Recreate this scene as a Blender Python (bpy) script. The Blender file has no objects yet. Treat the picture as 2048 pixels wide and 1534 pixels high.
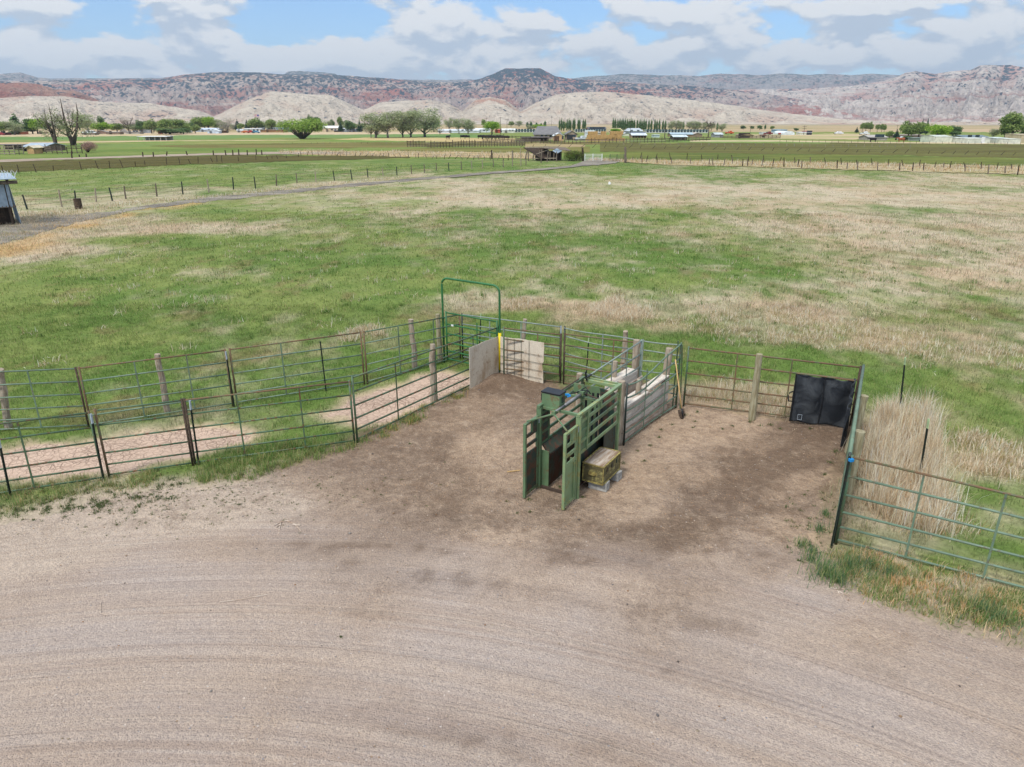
import bpy, math, random
import numpy as np
from mathutils import Vector, Matrix
random.seed(7); rng = np.random.default_rng(7)
R = math.radians
SC = bpy.context.scene; COL = SC.collection

# ------------------------------------------------------------------ camera, light, exposure
CAM_H = 7.5; FPX = 1420.0; PITCH = math.atan((767 - 240) / FPX)
cam_d = bpy.data.cameras.new('camera'); cam = bpy.data.objects.new('camera', cam_d); COL.objects.link(cam)
cam.location = (0, 0, CAM_H); cam.rotation_euler = (math.pi / 2 - PITCH, 0, 0)
cam_d.sensor_width = 36; cam_d.lens = FPX / 2048 * 36; cam_d.clip_start = 0.1; cam_d.clip_end = 40000
SC.camera = cam
SC.view_settings.view_transform = 'Standard'; SC.view_settings.look = 'None'
SC.view_settings.exposure = 0.7; SC.view_settings.gamma = 1
SUN_EL, SUN_AZ = R(52), R(215)      # azimuth from +Y clockwise: behind the camera, to the left
sd = bpy.data.lights.new('sun', 'SUN'); sd.energy = 2.2; sd.angle = R(11); sd.color = (1, .96, .9)
so = bpy.data.objects.new('sun', sd); COL.objects.link(so)
sv = Vector((math.sin(SUN_AZ) * math.cos(SUN_EL), math.cos(SUN_AZ) * math.cos(SUN_EL), math.sin(SUN_EL)))
so.rotation_euler = sv.to_track_quat('Z', 'Y').to_euler(); so.location = (0, -20, 60)

def ray(x, y):
    u = (x - 1024) / FPX; v = -(y - 767) / FPX
    return (u, math.cos(PITCH) + v * math.sin(PITCH), -math.sin(PITCH) + v * math.cos(PITCH))
def G(x, y, z=0.0):
    """ground point seen at pixel x, y of the 2048 px survey"""
    d = ray(x, y); t = (z - CAM_H) / d[2]
    return Vector((d[0] * t, d[1] * t, z))
def hgt(b, t):
    g = G(*b); d = ray(*t); k = g.y / d[1]
    return CAM_H + d[2] * k, d[0] * k - g.x
def top_at(b, t):
    h, lean = hgt(b, t); g = G(*b)
    return Vector((g.x + lean, g.y, h))

# ------------------------------------------------------------------ world: nishita sky with clouds
W = bpy.data.worlds.new('World'); SC.world = W; W.use_nodes = True
nt = W.node_tree; nt.nodes.clear()
def wn(t, **k):
    n = nt.nodes.new(t)
    for a, b in k.items(): setattr(n, a, b)
    return n
def wm(op, a, b=None, c=None, clamp=False):
    n = wn('ShaderNodeMath', operation=op, use_clamp=clamp)
    for i, v in enumerate((a, b, c)):
        if v is None: continue
        if isinstance(v, (int, float)): n.inputs[i].default_value = v
        else: nt.links.new(v, n.inputs[i])
    return n.outputs[0]
tc = wn('ShaderNodeTexCoord'); sep = wn('ShaderNodeSeparateXYZ'); nt.links.new(tc.outputs['Generated'], sep.inputs[0])
az = wm('ARCTAN2', sep.outputs[0], sep.outputs[1]); el = wm('ARCSINE', sep.outputs[2])
def azel(x, y):
    d = ray(x, y); return math.atan2(d[0], d[1]), math.atan2(d[2], math.hypot(d[0], d[1]))
BL = [(90, 8, 125, 24, .5), (395, 22, 120, 34, .55), (25, 100, 75, 50, .45), (130, 125, 60, 26, .4), (270, 92, 130, 62, .35),
      (470, 105, 100, 40, .45), (700, 108, 110, 46, .45), (880, 38, 120, 34, .38), (860, 112, 130, 50, .42), (1050, 92, 110, 42, .4),
      (1090, 44, 80, 22, .32), (1230, 108, 100, 42, .4), (1395, 30, 130, 44, .55), (1430, 102, 130, 32, .5), (1690, 52, 115, 55, .55),
      (1840, 4, 150, 20, .5), (1660, 128, 180, 22, .45), (1950, 92, 140, 52, .42), (560, 130, 130, 28, .35), (1000, 138, 300, 18, .3), (300, 148, 400, 14, .25),
      (230, 18, 80, 34, -.5), (640, 38, 130, 34, -.45), (1165, 18, 50, 24, -.3), (1550, 70, 40, 36, -.35), (1290, 70, 40, 25, -.3), (1790, 45, 36, 26, -.3), (535, 62, 60, 26, -.35)]
def density(del_el, det):
    e2 = wm('ADD', el, del_el) if del_el else el
    cb = wn('ShaderNodeCombineXYZ'); nt.links.new(az, cb.inputs[0]); nt.links.new(e2, cb.inputs[1])
    mp = wn('ShaderNodeMapping'); mp.inputs['Scale'].default_value = (11, 24, 1); nt.links.new(cb.outputs[0], mp.inputs[0])
    nz = wn('ShaderNodeTexNoise'); nz.inputs['Scale'].default_value = 1.0; nz.inputs['Detail'].default_value = det
    nz.inputs['Roughness'].default_value = .55; nz.inputs['Distortion'].default_value = .25
    nt.links.new(mp.outputs[0], nz.inputs['Vector'])
    acc = wm('MULTIPLY_ADD', nz.outputs['Fac'], 1.5, -.50)
    hi = wn('ShaderNodeMapRange', interpolation_type='SMOOTHSTEP'); nt.links.new(el, hi.inputs[0]); hi.inputs[1].default_value = .2; hi.inputs[2].default_value = .55; hi.inputs[4].default_value = .3
    acc = wm('ADD', acc, hi.outputs[0])
    mp2 = wn('ShaderNodeMapping'); mp2.inputs['Scale'].default_value = (44, 90, 1); nt.links.new(cb.outputs[0], mp2.inputs[0])
    nw = wn('ShaderNodeTexNoise'); nw.inputs['Scale'].default_value = 1; nw.inputs['Detail'].default_value = 6
    nt.links.new(mp2.outputs[0], nw.inputs['Vector'])
    vs = wn('ShaderNodeVectorMath', operation='MULTIPLY_ADD')      # wobble the cloud outlines
    nt.links.new(nw.outputs['Color'], vs.inputs[0]); vs.inputs[1].default_value = (.05, .022, 0); 
    ad = wn('ShaderNodeVectorMath', operation='ADD'); nt.links.new(cb.outputs[0], ad.inputs[0]); ad.inputs[1].default_value = (-.025, -.011, 0)
    nt.links.new(ad.outputs[0], vs.inputs[2])
    for (x, y, rx, ry, a) in BL:
        A, E = azel(x, y); sx = rx * 1.35 / FPX; sy = ry * 1.35 / FPX
        m = wn('ShaderNodeMapping'); m.inputs['Location'].default_value = (-A / sx, -E / sy, 0); m.inputs['Scale'].default_value = (1 / sx, 1 / sy, 1)
        nt.links.new(vs.outputs[0], m.inputs[0])
        g = wn('ShaderNodeTexGradient', gradient_type='QUADRATIC_SPHERE'); nt.links.new(m.outputs[0], g.inputs[0])
        g2 = wm('POWER', g.outputs['Fac'], .6)
        acc = wm('MULTIPLY_ADD', g2, a, acc)
    return acc
D0 = density(0, 7); D1 = density(.014, 6)
cover = wm('SMOOTHSTEP', D0, .18, .52) if False else None
mr = wn('ShaderNodeMapRange', interpolation_type='SMOOTHSTEP'); nt.links.new(D0, mr.inputs[0]); mr.inputs[1].default_value = .28; mr.inputs[2].default_value = .47
lit = wm('MULTIPLY_ADD', wm('SUBTRACT', D0, D1), 5.0, .42, True)
thick = wn('ShaderNodeMapRange'); nt.links.new(D0, thick.inputs[0]); thick.inputs[1].default_value = .45; thick.inputs[2].default_value = 1.1; thick.inputs[3].default_value = .12; thick.inputs[4].default_value = -.12
lit2 = wm('ADD', lit, thick.outputs[0], None, True)
cr = wn('ShaderNodeValToRGB'); cr.color_ramp.elements[0].position = .1; cr.color_ramp.elements[0].color = (.53, .63, .77, 1)
cr.color_ramp.elements[1].position = .95; cr.color_ramp.elements[1].color = (1, 1, 1, 1)
nt.links.new(lit2, cr.inputs[0])
sky = wn('ShaderNodeTexSky', sky_type='NISHITA'); sky.sun_disc = False; sky.sun_elevation = SUN_EL; sky.sun_rotation = SUN_AZ
sky.air_density = 1.0; sky.dust_density = .3; sky.ozone_density = 2.0
bg = wn('ShaderNodeBackground'); tint = wn('ShaderNodeMix', data_type='RGBA', blend_type='MULTIPLY'); tint.inputs[0].default_value = 1; nt.links.new(sky.outputs[0], tint.inputs[6]); tint.inputs[7].default_value = (.58, .84, 1.12, 1); nt.links.new(tint.outputs[2], bg.inputs[0]); bg.inputs[1].default_value = .094
bc = wn('ShaderNodeBackground'); nt.links.new(cr.outputs[0], bc.inputs[0])
up = wn('ShaderNodeMapRange', interpolation_type='SMOOTHSTEP'); nt.links.new(el, up.inputs[0]); up.inputs[1].default_value = .2; up.inputs[2].default_value = .9; up.inputs[3].default_value = .60; up.inputs[4].default_value = .95; nt.links.new(up.outputs[0], bc.inputs[1])
mx = wn('ShaderNodeMixShader'); nt.links.new(mr.outputs[0], mx.inputs[0]); nt.links.new(bg.outputs[0], mx.inputs[1]); nt.links.new(bc.outputs[0], mx.inputs[2])
wo = wn('ShaderNodeOutputWorld'); nt.links.new(mx.outputs[0], wo.inputs[0])

# ------------------------------------------------------------------ colour and material helpers
ALB = .82
def lin(c, k=ALB):
    o = []
    for v in c:
        v /= 255.0; v = v / 12.92 if v <= .04045 else ((v + .055) / 1.055) ** 2.4
        o.append(v * k)
    return (o[0], o[1], o[2], 1)
class NT:
    def __init__(s, name):
        s.m = bpy.data.materials.new(name); s.m.use_nodes = True; s.t = s.m.node_tree; s.t.nodes.clear()
        s.out = s.n('ShaderNodeOutputMaterial'); s.b = s.n('ShaderNodeBsdfPrincipled'); s.l(s.b.outputs[0], s.out.inputs[0])
    def n(s, t, **k):
        n = s.t.nodes.new(t)
        for a, b in k.items(): setattr(n, a, b)
        return n
    def l(s, a, b): s.t.links.new(a, b)
    def inp(s, sock, v):
        if isinstance(v, (int, float, tuple)): sock.default_value = v
        else: s.l(v, sock)
    def math(s, op, a, b=None, c=None, clamp=False):
        n = s.n('ShaderNodeMath', operation=op, use_clamp=clamp)
        for i, v in enumerate((a, b, c)):
            if v is not None: s.inp(n.inputs[i], v)
        return n.outputs[0]
    def mix(s, f, a, b, mode='MIX'):
        n = s.n('ShaderNodeMix', data_type='RGBA', blend_type=mode); s.inp(n.inputs[0], f); s.inp(n.inputs[6], a); s.inp(n.inputs[7], b)
        return n.outputs[2]
    def coord(s, kind='Object', scale=(1, 1, 1)):
        tc = s.n('ShaderNodeTexCoord'); mp = s.n('ShaderNodeMapping'); mp.inputs['Scale'].default_value = scale
        s.l(tc.outputs[kind], mp.inputs[0]); return mp.outputs[0]
    def noise(s, v, scale, detail=4, rough=.55, dist=0):
        n = s.n('ShaderNodeTexNoise'); s.l(v, n.inputs['Vector']); n.inputs['Scale'].default_value = scale
        n.inputs['Detail'].default_value = detail; n.inputs['Roughness'].default_value = rough; n.inputs['Distortion'].default_value = dist
        return n.outputs['Fac']
    def vor(s, v, scale, feat='F1', out='Distance'):
        n = s.n('ShaderNodeTexVoronoi', feature=feat); s.l(v, n.inputs['Vector']); n.inputs['Scale'].default_value = scale
        return n.outputs[out]
    def ramp(s, f, a, b, lo=0., hi=1.):
        n = s.n('ShaderNodeMapRange'); s.inp(n.inputs[0], f); n.inputs[1].default_value = a; n.inputs[2].default_value = b
        n.inputs[3].default_value = lo; n.inputs[4].default_value = hi; return n.outputs[0]
    def bump(s, h, strength, dist):
        n = s.n('ShaderNodeBump'); s.l(h, n.inputs['Height']); n.inputs['Strength'].default_value = strength; n.inputs['Distance'].default_value = dist
        s.l(n.outputs[0], s.b.inputs['Normal'])
    def fin(s, col, rough=.8, metal=0., spec=.3):
        s.inp(s.b.inputs['Base Color'], col); s.inp(s.b.inputs['Roughness'], rough); s.inp(s.b.inputs['Metallic'], metal)
        s.b.inputs['Specular IOR Level'].default_value = spec; return s.m
def paint(name, c, rust=.3, c2=(110, 70, 45), scale=6, rough=.45, thr=.6):
    s = NT(name); v = s.coord(); n = s.noise(v, scale, 6, .65); n2 = s.noise(v, scale * 7, 3)
    f = s.ramp(s.math('MULTIPLY_ADD', n2, .25, n), thr, thr + .13, 0, rust * 2.2)
    base = s.mix(s.ramp(s.noise(v, 2.3, 3), .35, .65), lin(c), lin(tuple(int(q * .84) for q in c)))
    col = s.mix(f, base, lin(c2)); s.bump(n2, .15, .004)
    return s.fin(col, s.ramp(f, 0, 1, rough, .9), 0, .4)
def plain(name, c, rough=.8, var=.25, scale=3, spec=.3, metal=0, bump=0):
    s = NT(name); v = s.coord(); n = s.noise(v, scale, 5)
    col = s.mix(s.ramp(n, .3, .7), lin(tuple(q * (1 - var) for q in c)), lin(tuple(min(255, q * (1 + var * .45)) for q in c)))
    if bump: s.bump(n, .5, bump)
    return s.fin(col, rough, metal, spec)
def wood(name, c1, c2, axis='Z', scale=5, knots=True):
    s = NT(name); sc = {'X': (.12, 1, 1), 'Y': (1, .12, 1), 'Z': (1, 1, .12)}[axis]; v = s.coord('Object', tuple(q * scale * 2 for q in sc))
    n = s.noise(v, 2.2, 7, .65, .4); n2 = s.noise(s.coord('Object'), 4, 4)
    col = s.mix(s.ramp(n, .38, .62), lin(c2), lin(c1)); dark = lin(tuple(q * .5 for q in c2))
    col = s.mix(s.ramp(n2, .56, .72, 0, .45), col, lin((126, 100, 78)))
    if knots:
        k = s.vor(s.coord('Object', (2.2, 2.2, 2.2)), 1.6); col = s.mix(s.ramp(k, .05, .11, 1, 0), col, dark)
    s.bump(n, .6, .008); return s.fin(col, .9, 0, .15)
def leafmat(name, translucent=.35):
    s = NT(name); a = s.n('ShaderNodeAttribute', attribute_name='Col'); s.l(a.outputs['Color'], s.b.inputs['Base Color'])
    s.b.inputs['Roughness'].default_value = .75; s.b.inputs['Specular IOR Level'].default_value = .15
    t = s.n('ShaderNodeBsdfTranslucent'); s.l(a.outputs['Color'], t.inputs[0]); m = s.n('ShaderNodeMixShader'); m.inputs[0].default_value = translucent
    s.l(s.b.outputs[0], m.inputs[1]); s.l(t.outputs[0], m.inputs[2]); s.l(m.outputs[0], s.out.inputs[0]); return s.m
M = {}
M['pipe'] = paint('green_pipe', (84, 114, 84), .45, thr=.64)
M['pipe_teal'] = paint('teal_pipe', (114, 138, 116), .3, thr=.68)
M['pipe_bright'] = paint('bright_green_pipe', (52, 116, 66), .1, thr=.75)
M['pipe_rust'] = paint('rusty_pipe', (104, 110, 78), .5, (120, 94, 70), thr=.54)
M['pipe_silver'] = paint('worn_silver_green_pipe', (156, 166, 158), .2, (98, 130, 112), scale=9, thr=.55)
M['rust'] = paint('rusty_steel', (108, 88, 70), .5, (74, 60, 50), thr=.5, rough=.8)
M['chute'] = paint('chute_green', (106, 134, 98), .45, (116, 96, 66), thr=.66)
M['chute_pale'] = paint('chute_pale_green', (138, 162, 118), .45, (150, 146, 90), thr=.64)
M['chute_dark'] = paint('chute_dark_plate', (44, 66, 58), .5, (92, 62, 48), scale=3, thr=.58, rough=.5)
M['chute_rust'] = paint('chute_rusty_plate', (110, 74, 56), .5, (66, 78, 66), scale=4, thr=.55, rough=.75)
M['tpost'] = paint('tpost_green_black', (38, 52, 46), .3, thr=.7)
M['pale_cap'] = plain('pale_green_cap', (190, 212, 165), .6)
M['silver'] = plain('silver_tip', (188, 200, 210), .4, .1)
M['black'] = plain('black_plastic', (34, 36, 40), .4, .2)
M['dull_black'] = plain('dull_black_rubber', (30, 34, 38), .7, .3)
M['blue'] = plain('blue_rope', (30, 135, 205), .6, .1)
M['yellow'] = plain('yellow_sleeve', (240, 214, 20), .5, .08)
M['white'] = plain('white_paint', (232, 234, 232), .5, .06)
M['steel'] = plain('bare_steel', (150, 150, 150), .35, .25, metal=.4)
M['post'] = wood('round_grey_post', (182, 170, 152), (144, 128, 110), 'Z', 5)
M['post_fresh'] = wood('round_treated_post', (172, 166, 140), (138, 128, 98), 'Z', 5)
M['plank'] = wood('weathered_plank', (230, 222, 210), (190, 176, 162), 'X', 3)
M['plank_brown'] = wood('brown_plank', (222, 208, 192), (172, 146, 126), 'X', 3)
M['handle'] = wood('shovel_handle', (218, 186, 134), (196, 160, 108), 'Z', 4, False)
M['old_wood'] = wood('old_grey_wood', (136, 124, 112), (100, 88, 78), 'Z', 1.5, False)
M['dark_wood'] = wood('dark_old_wood', (84, 72, 62), (58, 48, 42), 'Z', 1.5, False)
def osb():
    s = NT('strand_board'); v = s.coord('Object', (1, 1, 1)); d = s.noise(v, 6, 3)
    k = s.n('ShaderNodeTexVoronoi'); mp = s.coord('Object', (22, 22, 34)); s.l(mp, k.inputs[0]); sp = s.n('ShaderNodeSeparateColor'); s.l(k.outputs['Color'], sp.inputs[0])
    col = s.mix(s.ramp(sp.outputs[0], 0, 1, 0, .8), lin((196, 182, 160)), lin((244, 234, 216)))
    d2 = s.noise(s.coord('Object', (1, 1, .5)), 2.2, 4, .6); col = s.mix(s.ramp(d2, .5, .68, 0, .65), col, lin((164, 132, 98))); col = s.mix(s.ramp(d, .58, .74, 0, .7), col, lin((142, 108, 80))); s.bump(sp.outputs[1], .4, .004); return s.fin(col, .85, 0, .2)
M['osb'] = osb()
def tarp():
    s = NT('black_tarp'); v = s.coord('Object'); n = s.noise(v, 2.4, 5, .6, .8); w = s.noise(s.coord('Object', (3, 3, 22)), 2, 3)
    col = s.mix(s.ramp(n, .42, .78), lin((36, 40, 46)), lin((84, 88, 92))); s.bump(n, .9, .05); return s.fin(col, s.ramp(w, .3, .7, .6, .8), 0, .22)
M['tarp'] = tarp()
M['trunk_side'] = paint('ochre_painted_wood', (174, 164, 104), .5, (100, 92, 62), scale=10, thr=.5, rough=.7)
M['trunk_edge'] = paint('yellow_worn_edge', (200, 184, 108), .4, (120, 104, 62), scale=14, thr=.55, rough=.7)
M['trunk_top'] = wood('trunk_top_wood', (198, 186, 172), (142, 116, 92), 'Y', 3, False)
M['concrete'] = plain('concrete_block', (176, 174, 168), .95, .2, 12, bump=.004)
M['galv'] = plain('galvanised_sheet', (165, 182, 196), .45, .15, 2)
M['straw'] = plain('baled_straw', (196, 158, 104), .95, .35, 6, bump=.05)
M['bark'] = plain('tree_bark', (92, 80, 70), .95, .3, 3)
M['pale_bark'] = plain('pale_bark', (152, 148, 138), .95, .25, 3)
M['leaf'] = leafmat('foliage', .45); M['grass'] = leafmat('grass_blades', .5)
M['glass'] = plain('dark_window', (48, 62, 76), .2, .2, 1, .6)
_pc = {}
def wallmat(c, rough=.8):
    k = (tuple(c), rough)
    if k not in _pc: _pc[k] = plain('building_%d_%d_%d' % tuple(c), c, rough, .14, .7)
    return _pc[k]

# ------------------------------------------------------------------ mesh helpers
class MB:
    def __init__(s): s.v = []; s.f = []
    def box(s, c, size, rot=None, bev=0):
        x, y, z = (q / 2 for q in size); n = len(s.v); c = Vector(c)
        for dx, dy, dz in ((-x, -y, -z), (x, -y, -z), (x, y, -z), (-x, y, -z), (-x, -y, z), (x, -y, z), (x, y, z), (-x, y, z)):
            p = Vector((dx, dy, dz))
            if rot is not None: p = rot @ p
            s.v.append(tuple(p + c))
        for f in ((0, 3, 2, 1), (4, 5, 6, 7), (0, 1, 5, 4), (1, 2, 6, 5), (2, 3, 7, 6), (3, 0, 4, 7)): s.f.append(tuple(n + i for i in f))
        return s
    def bar(s, a, b, w, h=None):
        """rectangular bar from a to b"""
        a = Vector(a); b = Vector(b); d = b - a; q = d.to_track_quat('X', 'Z').to_matrix()
        return s.box((a + b) / 2, (d.length, w, h or w), q)
    def tube(s, pts, r, n=8, cap=True):
        pts = [Vector(p) for p in pts]; rs = r if isinstance(r, (list, tuple)) else [r] * len(pts); base = len(s.v)
        for i, p in enumerate(pts):
            d = (pts[min(i + 1, len(pts) - 1)] - pts[max(i - 1, 0)]).normalized()
            a = d.orthogonal().normalized() if abs(d.z) > .95 else d.cross(Vector((0, 0, 1))).normalized(); b = d.cross(a)
            for k in range(n):
                t = 2 * math.pi * k / n; s.v.append(tuple(p + (a * math.cos(t) + b * math.sin(t)) * rs[i]))
        for i in range(len(pts) - 1):
            for k in range(n):
                k2 = (k + 1) % n; s.f.append((base + i * n + k, base + i * n + k2, base + (i + 1) * n + k2, base + (i + 1) * n + k))
        if cap:
            s.f.append(tuple(base + k for k in range(n))[::-1]); s.f.append(tuple(base + (len(pts) - 1) * n + k for k in range(n)))
        return s
    def quad(s, *p):
        n = len(s.v); s.v += [tuple(q) for q in p]; s.f.append(tuple(range(n, n + len(p)))); return s
    def slab(s, pts, t):
        """polygon given flat, thickened along its normal"""
        pts = [Vector(p) for p in pts]; nrm = (pts[1] - pts[0]).cross(pts[2] - pts[0]).normalized() * t; n = len(s.v); k = len(pts)
        s.v += [tuple(p) for p in pts] + [tuple(p - nrm) for p in pts]
        s.f.append(tuple(range(n, n + k))); s.f.append(tuple(range(n + 2 * k - 1, n + k - 1, -1)))
        for i in range(k):
            j = (i + 1) % k; s.f.append((n + i, n + k + i, n + k + j, n + j))
        return s
    def build(s, name, mat, parent=None, bevel=0, smooth=False, sub=None):
        me = bpy.data.meshes.new(name); me.from_pydata(s.v, [], s.f); me.update(); me.materials.append(mat)
        if smooth: me.polygons.foreach_set('use_smooth', [True] * len(me.polygons))
        o = bpy.data.objects.new(name, me); COL.objects.link(o); o.parent = parent
        if bevel:
            m = o.modifiers.new('bevel', 'BEVEL'); m.width = bevel; m.segments = 2; m.limit_method = 'ANGLE'
        return o
def tag(o, label=None, cat=None, group=None, kind=None):
    if label: o['label'] = label
    if cat: o['category'] = cat
    if group: o['group'] = group
    if kind: o['kind'] = kind
    return o
def thing(name, loc, label, cat, group=None, rz=0):
    o = bpy.data.objects.new(name, None); COL.objects.link(o); o.location = loc; o.rotation_euler = (0, 0, rz); o.empty_display_size = .3
    return tag(o, label, cat, group)
BLADE = 1.2
def npmesh(name, V, F, mat, col=None, parent=None, smooth=False):
    """numpy mesh; F is (n,3) or (n,4)"""
    me = bpy.data.meshes.new(name); k = F.shape[1]
    me.vertices.add(len(V)); me.vertices.foreach_set('co', np.ascontiguousarray(V, np.float32).ravel())
    me.loops.add(F.size); me.loops.foreach_set('vertex_index', np.ascontiguousarray(F, np.int32).ravel())
    me.polygons.add(len(F)); me.polygons.foreach_set('loop_start', np.arange(0, F.size, k, dtype=np.int32))
    me.polygons.foreach_set('loop_total', np.full(len(F), k, np.int32))
    if smooth: me.polygons.foreach_set('use_smooth', np.ones(len(F), bool))
    me.update(calc_edges=True)
    if col is not None:
        a = me.color_attributes.new('Col', 'FLOAT_COLOR', 'POINT'); c = np.ones((len(V), 4), np.float32); c[:, :col.shape[1]] = col
        a.data.foreach_set('color', c.ravel())
    me.materials.append(mat); o = bpy.data.objects.new(name, me); COL.objects.link(o); o.parent = parent
    return o

# ------------------------------------------------------------------ numpy noise and maps
def _h(ix, iy, s):
    h = (ix.astype(np.int64) * 374761393 + iy.astype(np.int64) * 668265263 + s * 974634777) & 0xFFFFFFFF
    h = ((h ^ (h >> 13)) * 1274126177) & 0xFFFFFFFF; h = h ^ (h >> 16)
    return (h & 0xFFFFFF) / float(0xFFFFFF)
def vn(x, y, s=0):
    x = np.asarray(x, float); y = np.asarray(y, float); ix = np.floor(x); iy = np.floor(y); fx = x - ix; fy = y - iy
    fx = fx * fx * (3 - 2 * fx); fy = fy * fy * (3 - 2 * fy)
    a = _h(ix, iy, s); b = _h(ix + 1, iy, s); c = _h(ix, iy + 1, s); d = _h(ix + 1, iy + 1, s)
    return (a * (1 - fx) + b * fx) * (1 - fy) + (c * (1 - fx) + d * fx) * fy
def fbm(x, y, s=0, o=4, g=.5):
    t = 0; a = 1; w = 0
    for i in range(o):
        t = t + a * vn(x * 2 ** i, y * 2 ** i, s + i * 17); w += a; a *= g
    return t / w
def sst(e0, e1, x): t = np.clip((x - e0) / (e1 - e0), 0, 1); return t * t * (3 - 2 * t)
def idw(ctrl, X, Y, p=3.0, k=1.0):
    """distance-weighted map through surveyed ground points; distances measured as seen in bearing and log range"""
    r = np.log(np.maximum(Y, 2)); a = X / np.maximum(Y, 2); num = np.zeros_like(X); den = np.zeros_like(X)
    for (px, py, v) in ctrl:
        g = G(px, py); gr = math.log(g.y); ga = g.x / g.y
        d = (((r - gr) * 1.6) ** 2 + (a - ga) ** 2) ** (p / 2) + 1e-6
        num += v / d; den += 1 / d
    return num / den
def poly_sd(pts, X, Y):
    """signed distance, positive inside"""
    ins = np.zeros(X.shape, bool); D = np.full(X.shape, 1e9); n = len(pts)
    for i in range(n):
        x0, y0 = pts[i][0], pts[i][1]; x1, y1 = pts[(i + 1) % n][0], pts[(i + 1) % n][1]
        dx, dy = x1 - x0, y1 - y0; L = dx * dx + dy * dy + 1e-12
        t = np.clip(((X - x0) * dx + (Y - y0) * dy) / L, 0, 1); D = np.minimum(D, (X - x0 - t * dx) ** 2 + (Y - y0 - t * dy) ** 2)
        c = ((y0 > Y) != (y1 > Y)); xi = x0 + (Y - y0) * dx / (dy if abs(dy) > 1e-12 else 1e-12); ins ^= c & (X < xi)
    return np.where(ins, 1, -1) * np.sqrt(D)
def PX(l): return [G(x, y)[:2] for x, y in l]
YARD = PX([(-900, 1180), (-200, 1085), (0, 1045), (100, 1025), (200, 995), (330, 975), (480, 965), (600, 930), (720, 895), (800, 845), (880, 808), (937, 780), (998, 748), (1092, 770),
           (1125, 800), (1165, 840), (1225, 812), (1300, 770), (1350, 800), (1420, 812), (1500, 838), (1690, 850), (1690, 900), (1655, 980), (1600, 1080), (1640, 1150), (1800, 1225), (1950, 1268), (2100, 1310), (2900, 1500)]) \
       + [(14, 2.0), (-14, 2.0)]
MUD1 = PX([(-150, 925), (0, 905), (60, 892), (150, 895), (220, 885), (300, 862), (400, 856), (480, 858), (488, 880), (400, 905), (330, 918), (250, 938), (150, 950), (0, 955), (-150, 970)])
MUD2 = PX([(660, 822), (700, 795), (760, 778), (820, 765), (850, 750), (930, 745), (945, 765), (880, 795), (830, 815), (780, 838), (720, 845)])
DIRT = [(-200, 1120, .35), (100, 1050, .45), (300, 1010, .6), (500, 990, .5), (700, 960, .7), (850, 900, .9), (950, 820, 1), (1000, 950, .95), (900, 1000, .75), (1000, 1060, .6), (800, 1050, .4), (600, 1060, .2),
        (300, 1120, .05), (900, 1120, .0), (1200, 1120, .15), (1200, 1040, .9), (1350, 950, 1), (1500, 860, 1), (1400, 1060, .75), (1600, 1060, .8), (1500, 1120, .3), (1800, 1240, .4), (1600, 1200, 0), (2048, 1330, .25), (1000, 1300, 0), (200, 1300, 0), (1700, 1400, 0), (1000, 1500, 0), (1600, 920, 1), (1300, 870, 1), (1150, 820, 1)]
DARK = [(1000, 775, 1.1), (960, 800, .55), (900, 850, .6), (870, 880, 1.0), (800, 910, .8), (760, 930, .75), (830, 870, .75), (820, 960, .8), (950, 1040, .7), (880, 1040, .7), (950, 880, .15), (1000, 900, .1), (850, 960, .75), (900, 990, .7), (760, 1000, .6), (1000, 1010, .45), (1100, 1040, .55), (1040, 960, .3), (700, 1010, .45),
        (1000, 1080, .2), (1250, 1090, .7), (1300, 1080, .85), (1200, 1100, .6), (1380, 1040, 1.0), (1450, 990, 1.0), (1500, 960, .95), (1550, 930, 1.0), (1600, 900, 1.0), (1640, 870, 1.1), (1500, 900, .6), (1400, 950, .45), (1300, 900, .0), (1350, 860, .05), (1450, 855, .05), (1250, 980, .1), (1280, 1020, .25), (1550, 1000, .45), (1620, 960, .3), (1500, 1080, .4), (1580, 1050, .2), (1400, 1120, .35),
        (1200, 1160, .15), (600, 1000, .15), (400, 1010, 0), (100, 1060, 0), (400, 1200, 0), (1000, 1250, 0), (1700, 1250, .15), (1700, 1500, 0), (200, 1500, 0), (1640, 1180, .3), (1850, 1250, .35), (1100, 850, .6), (1700, 880, .9)]
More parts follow.
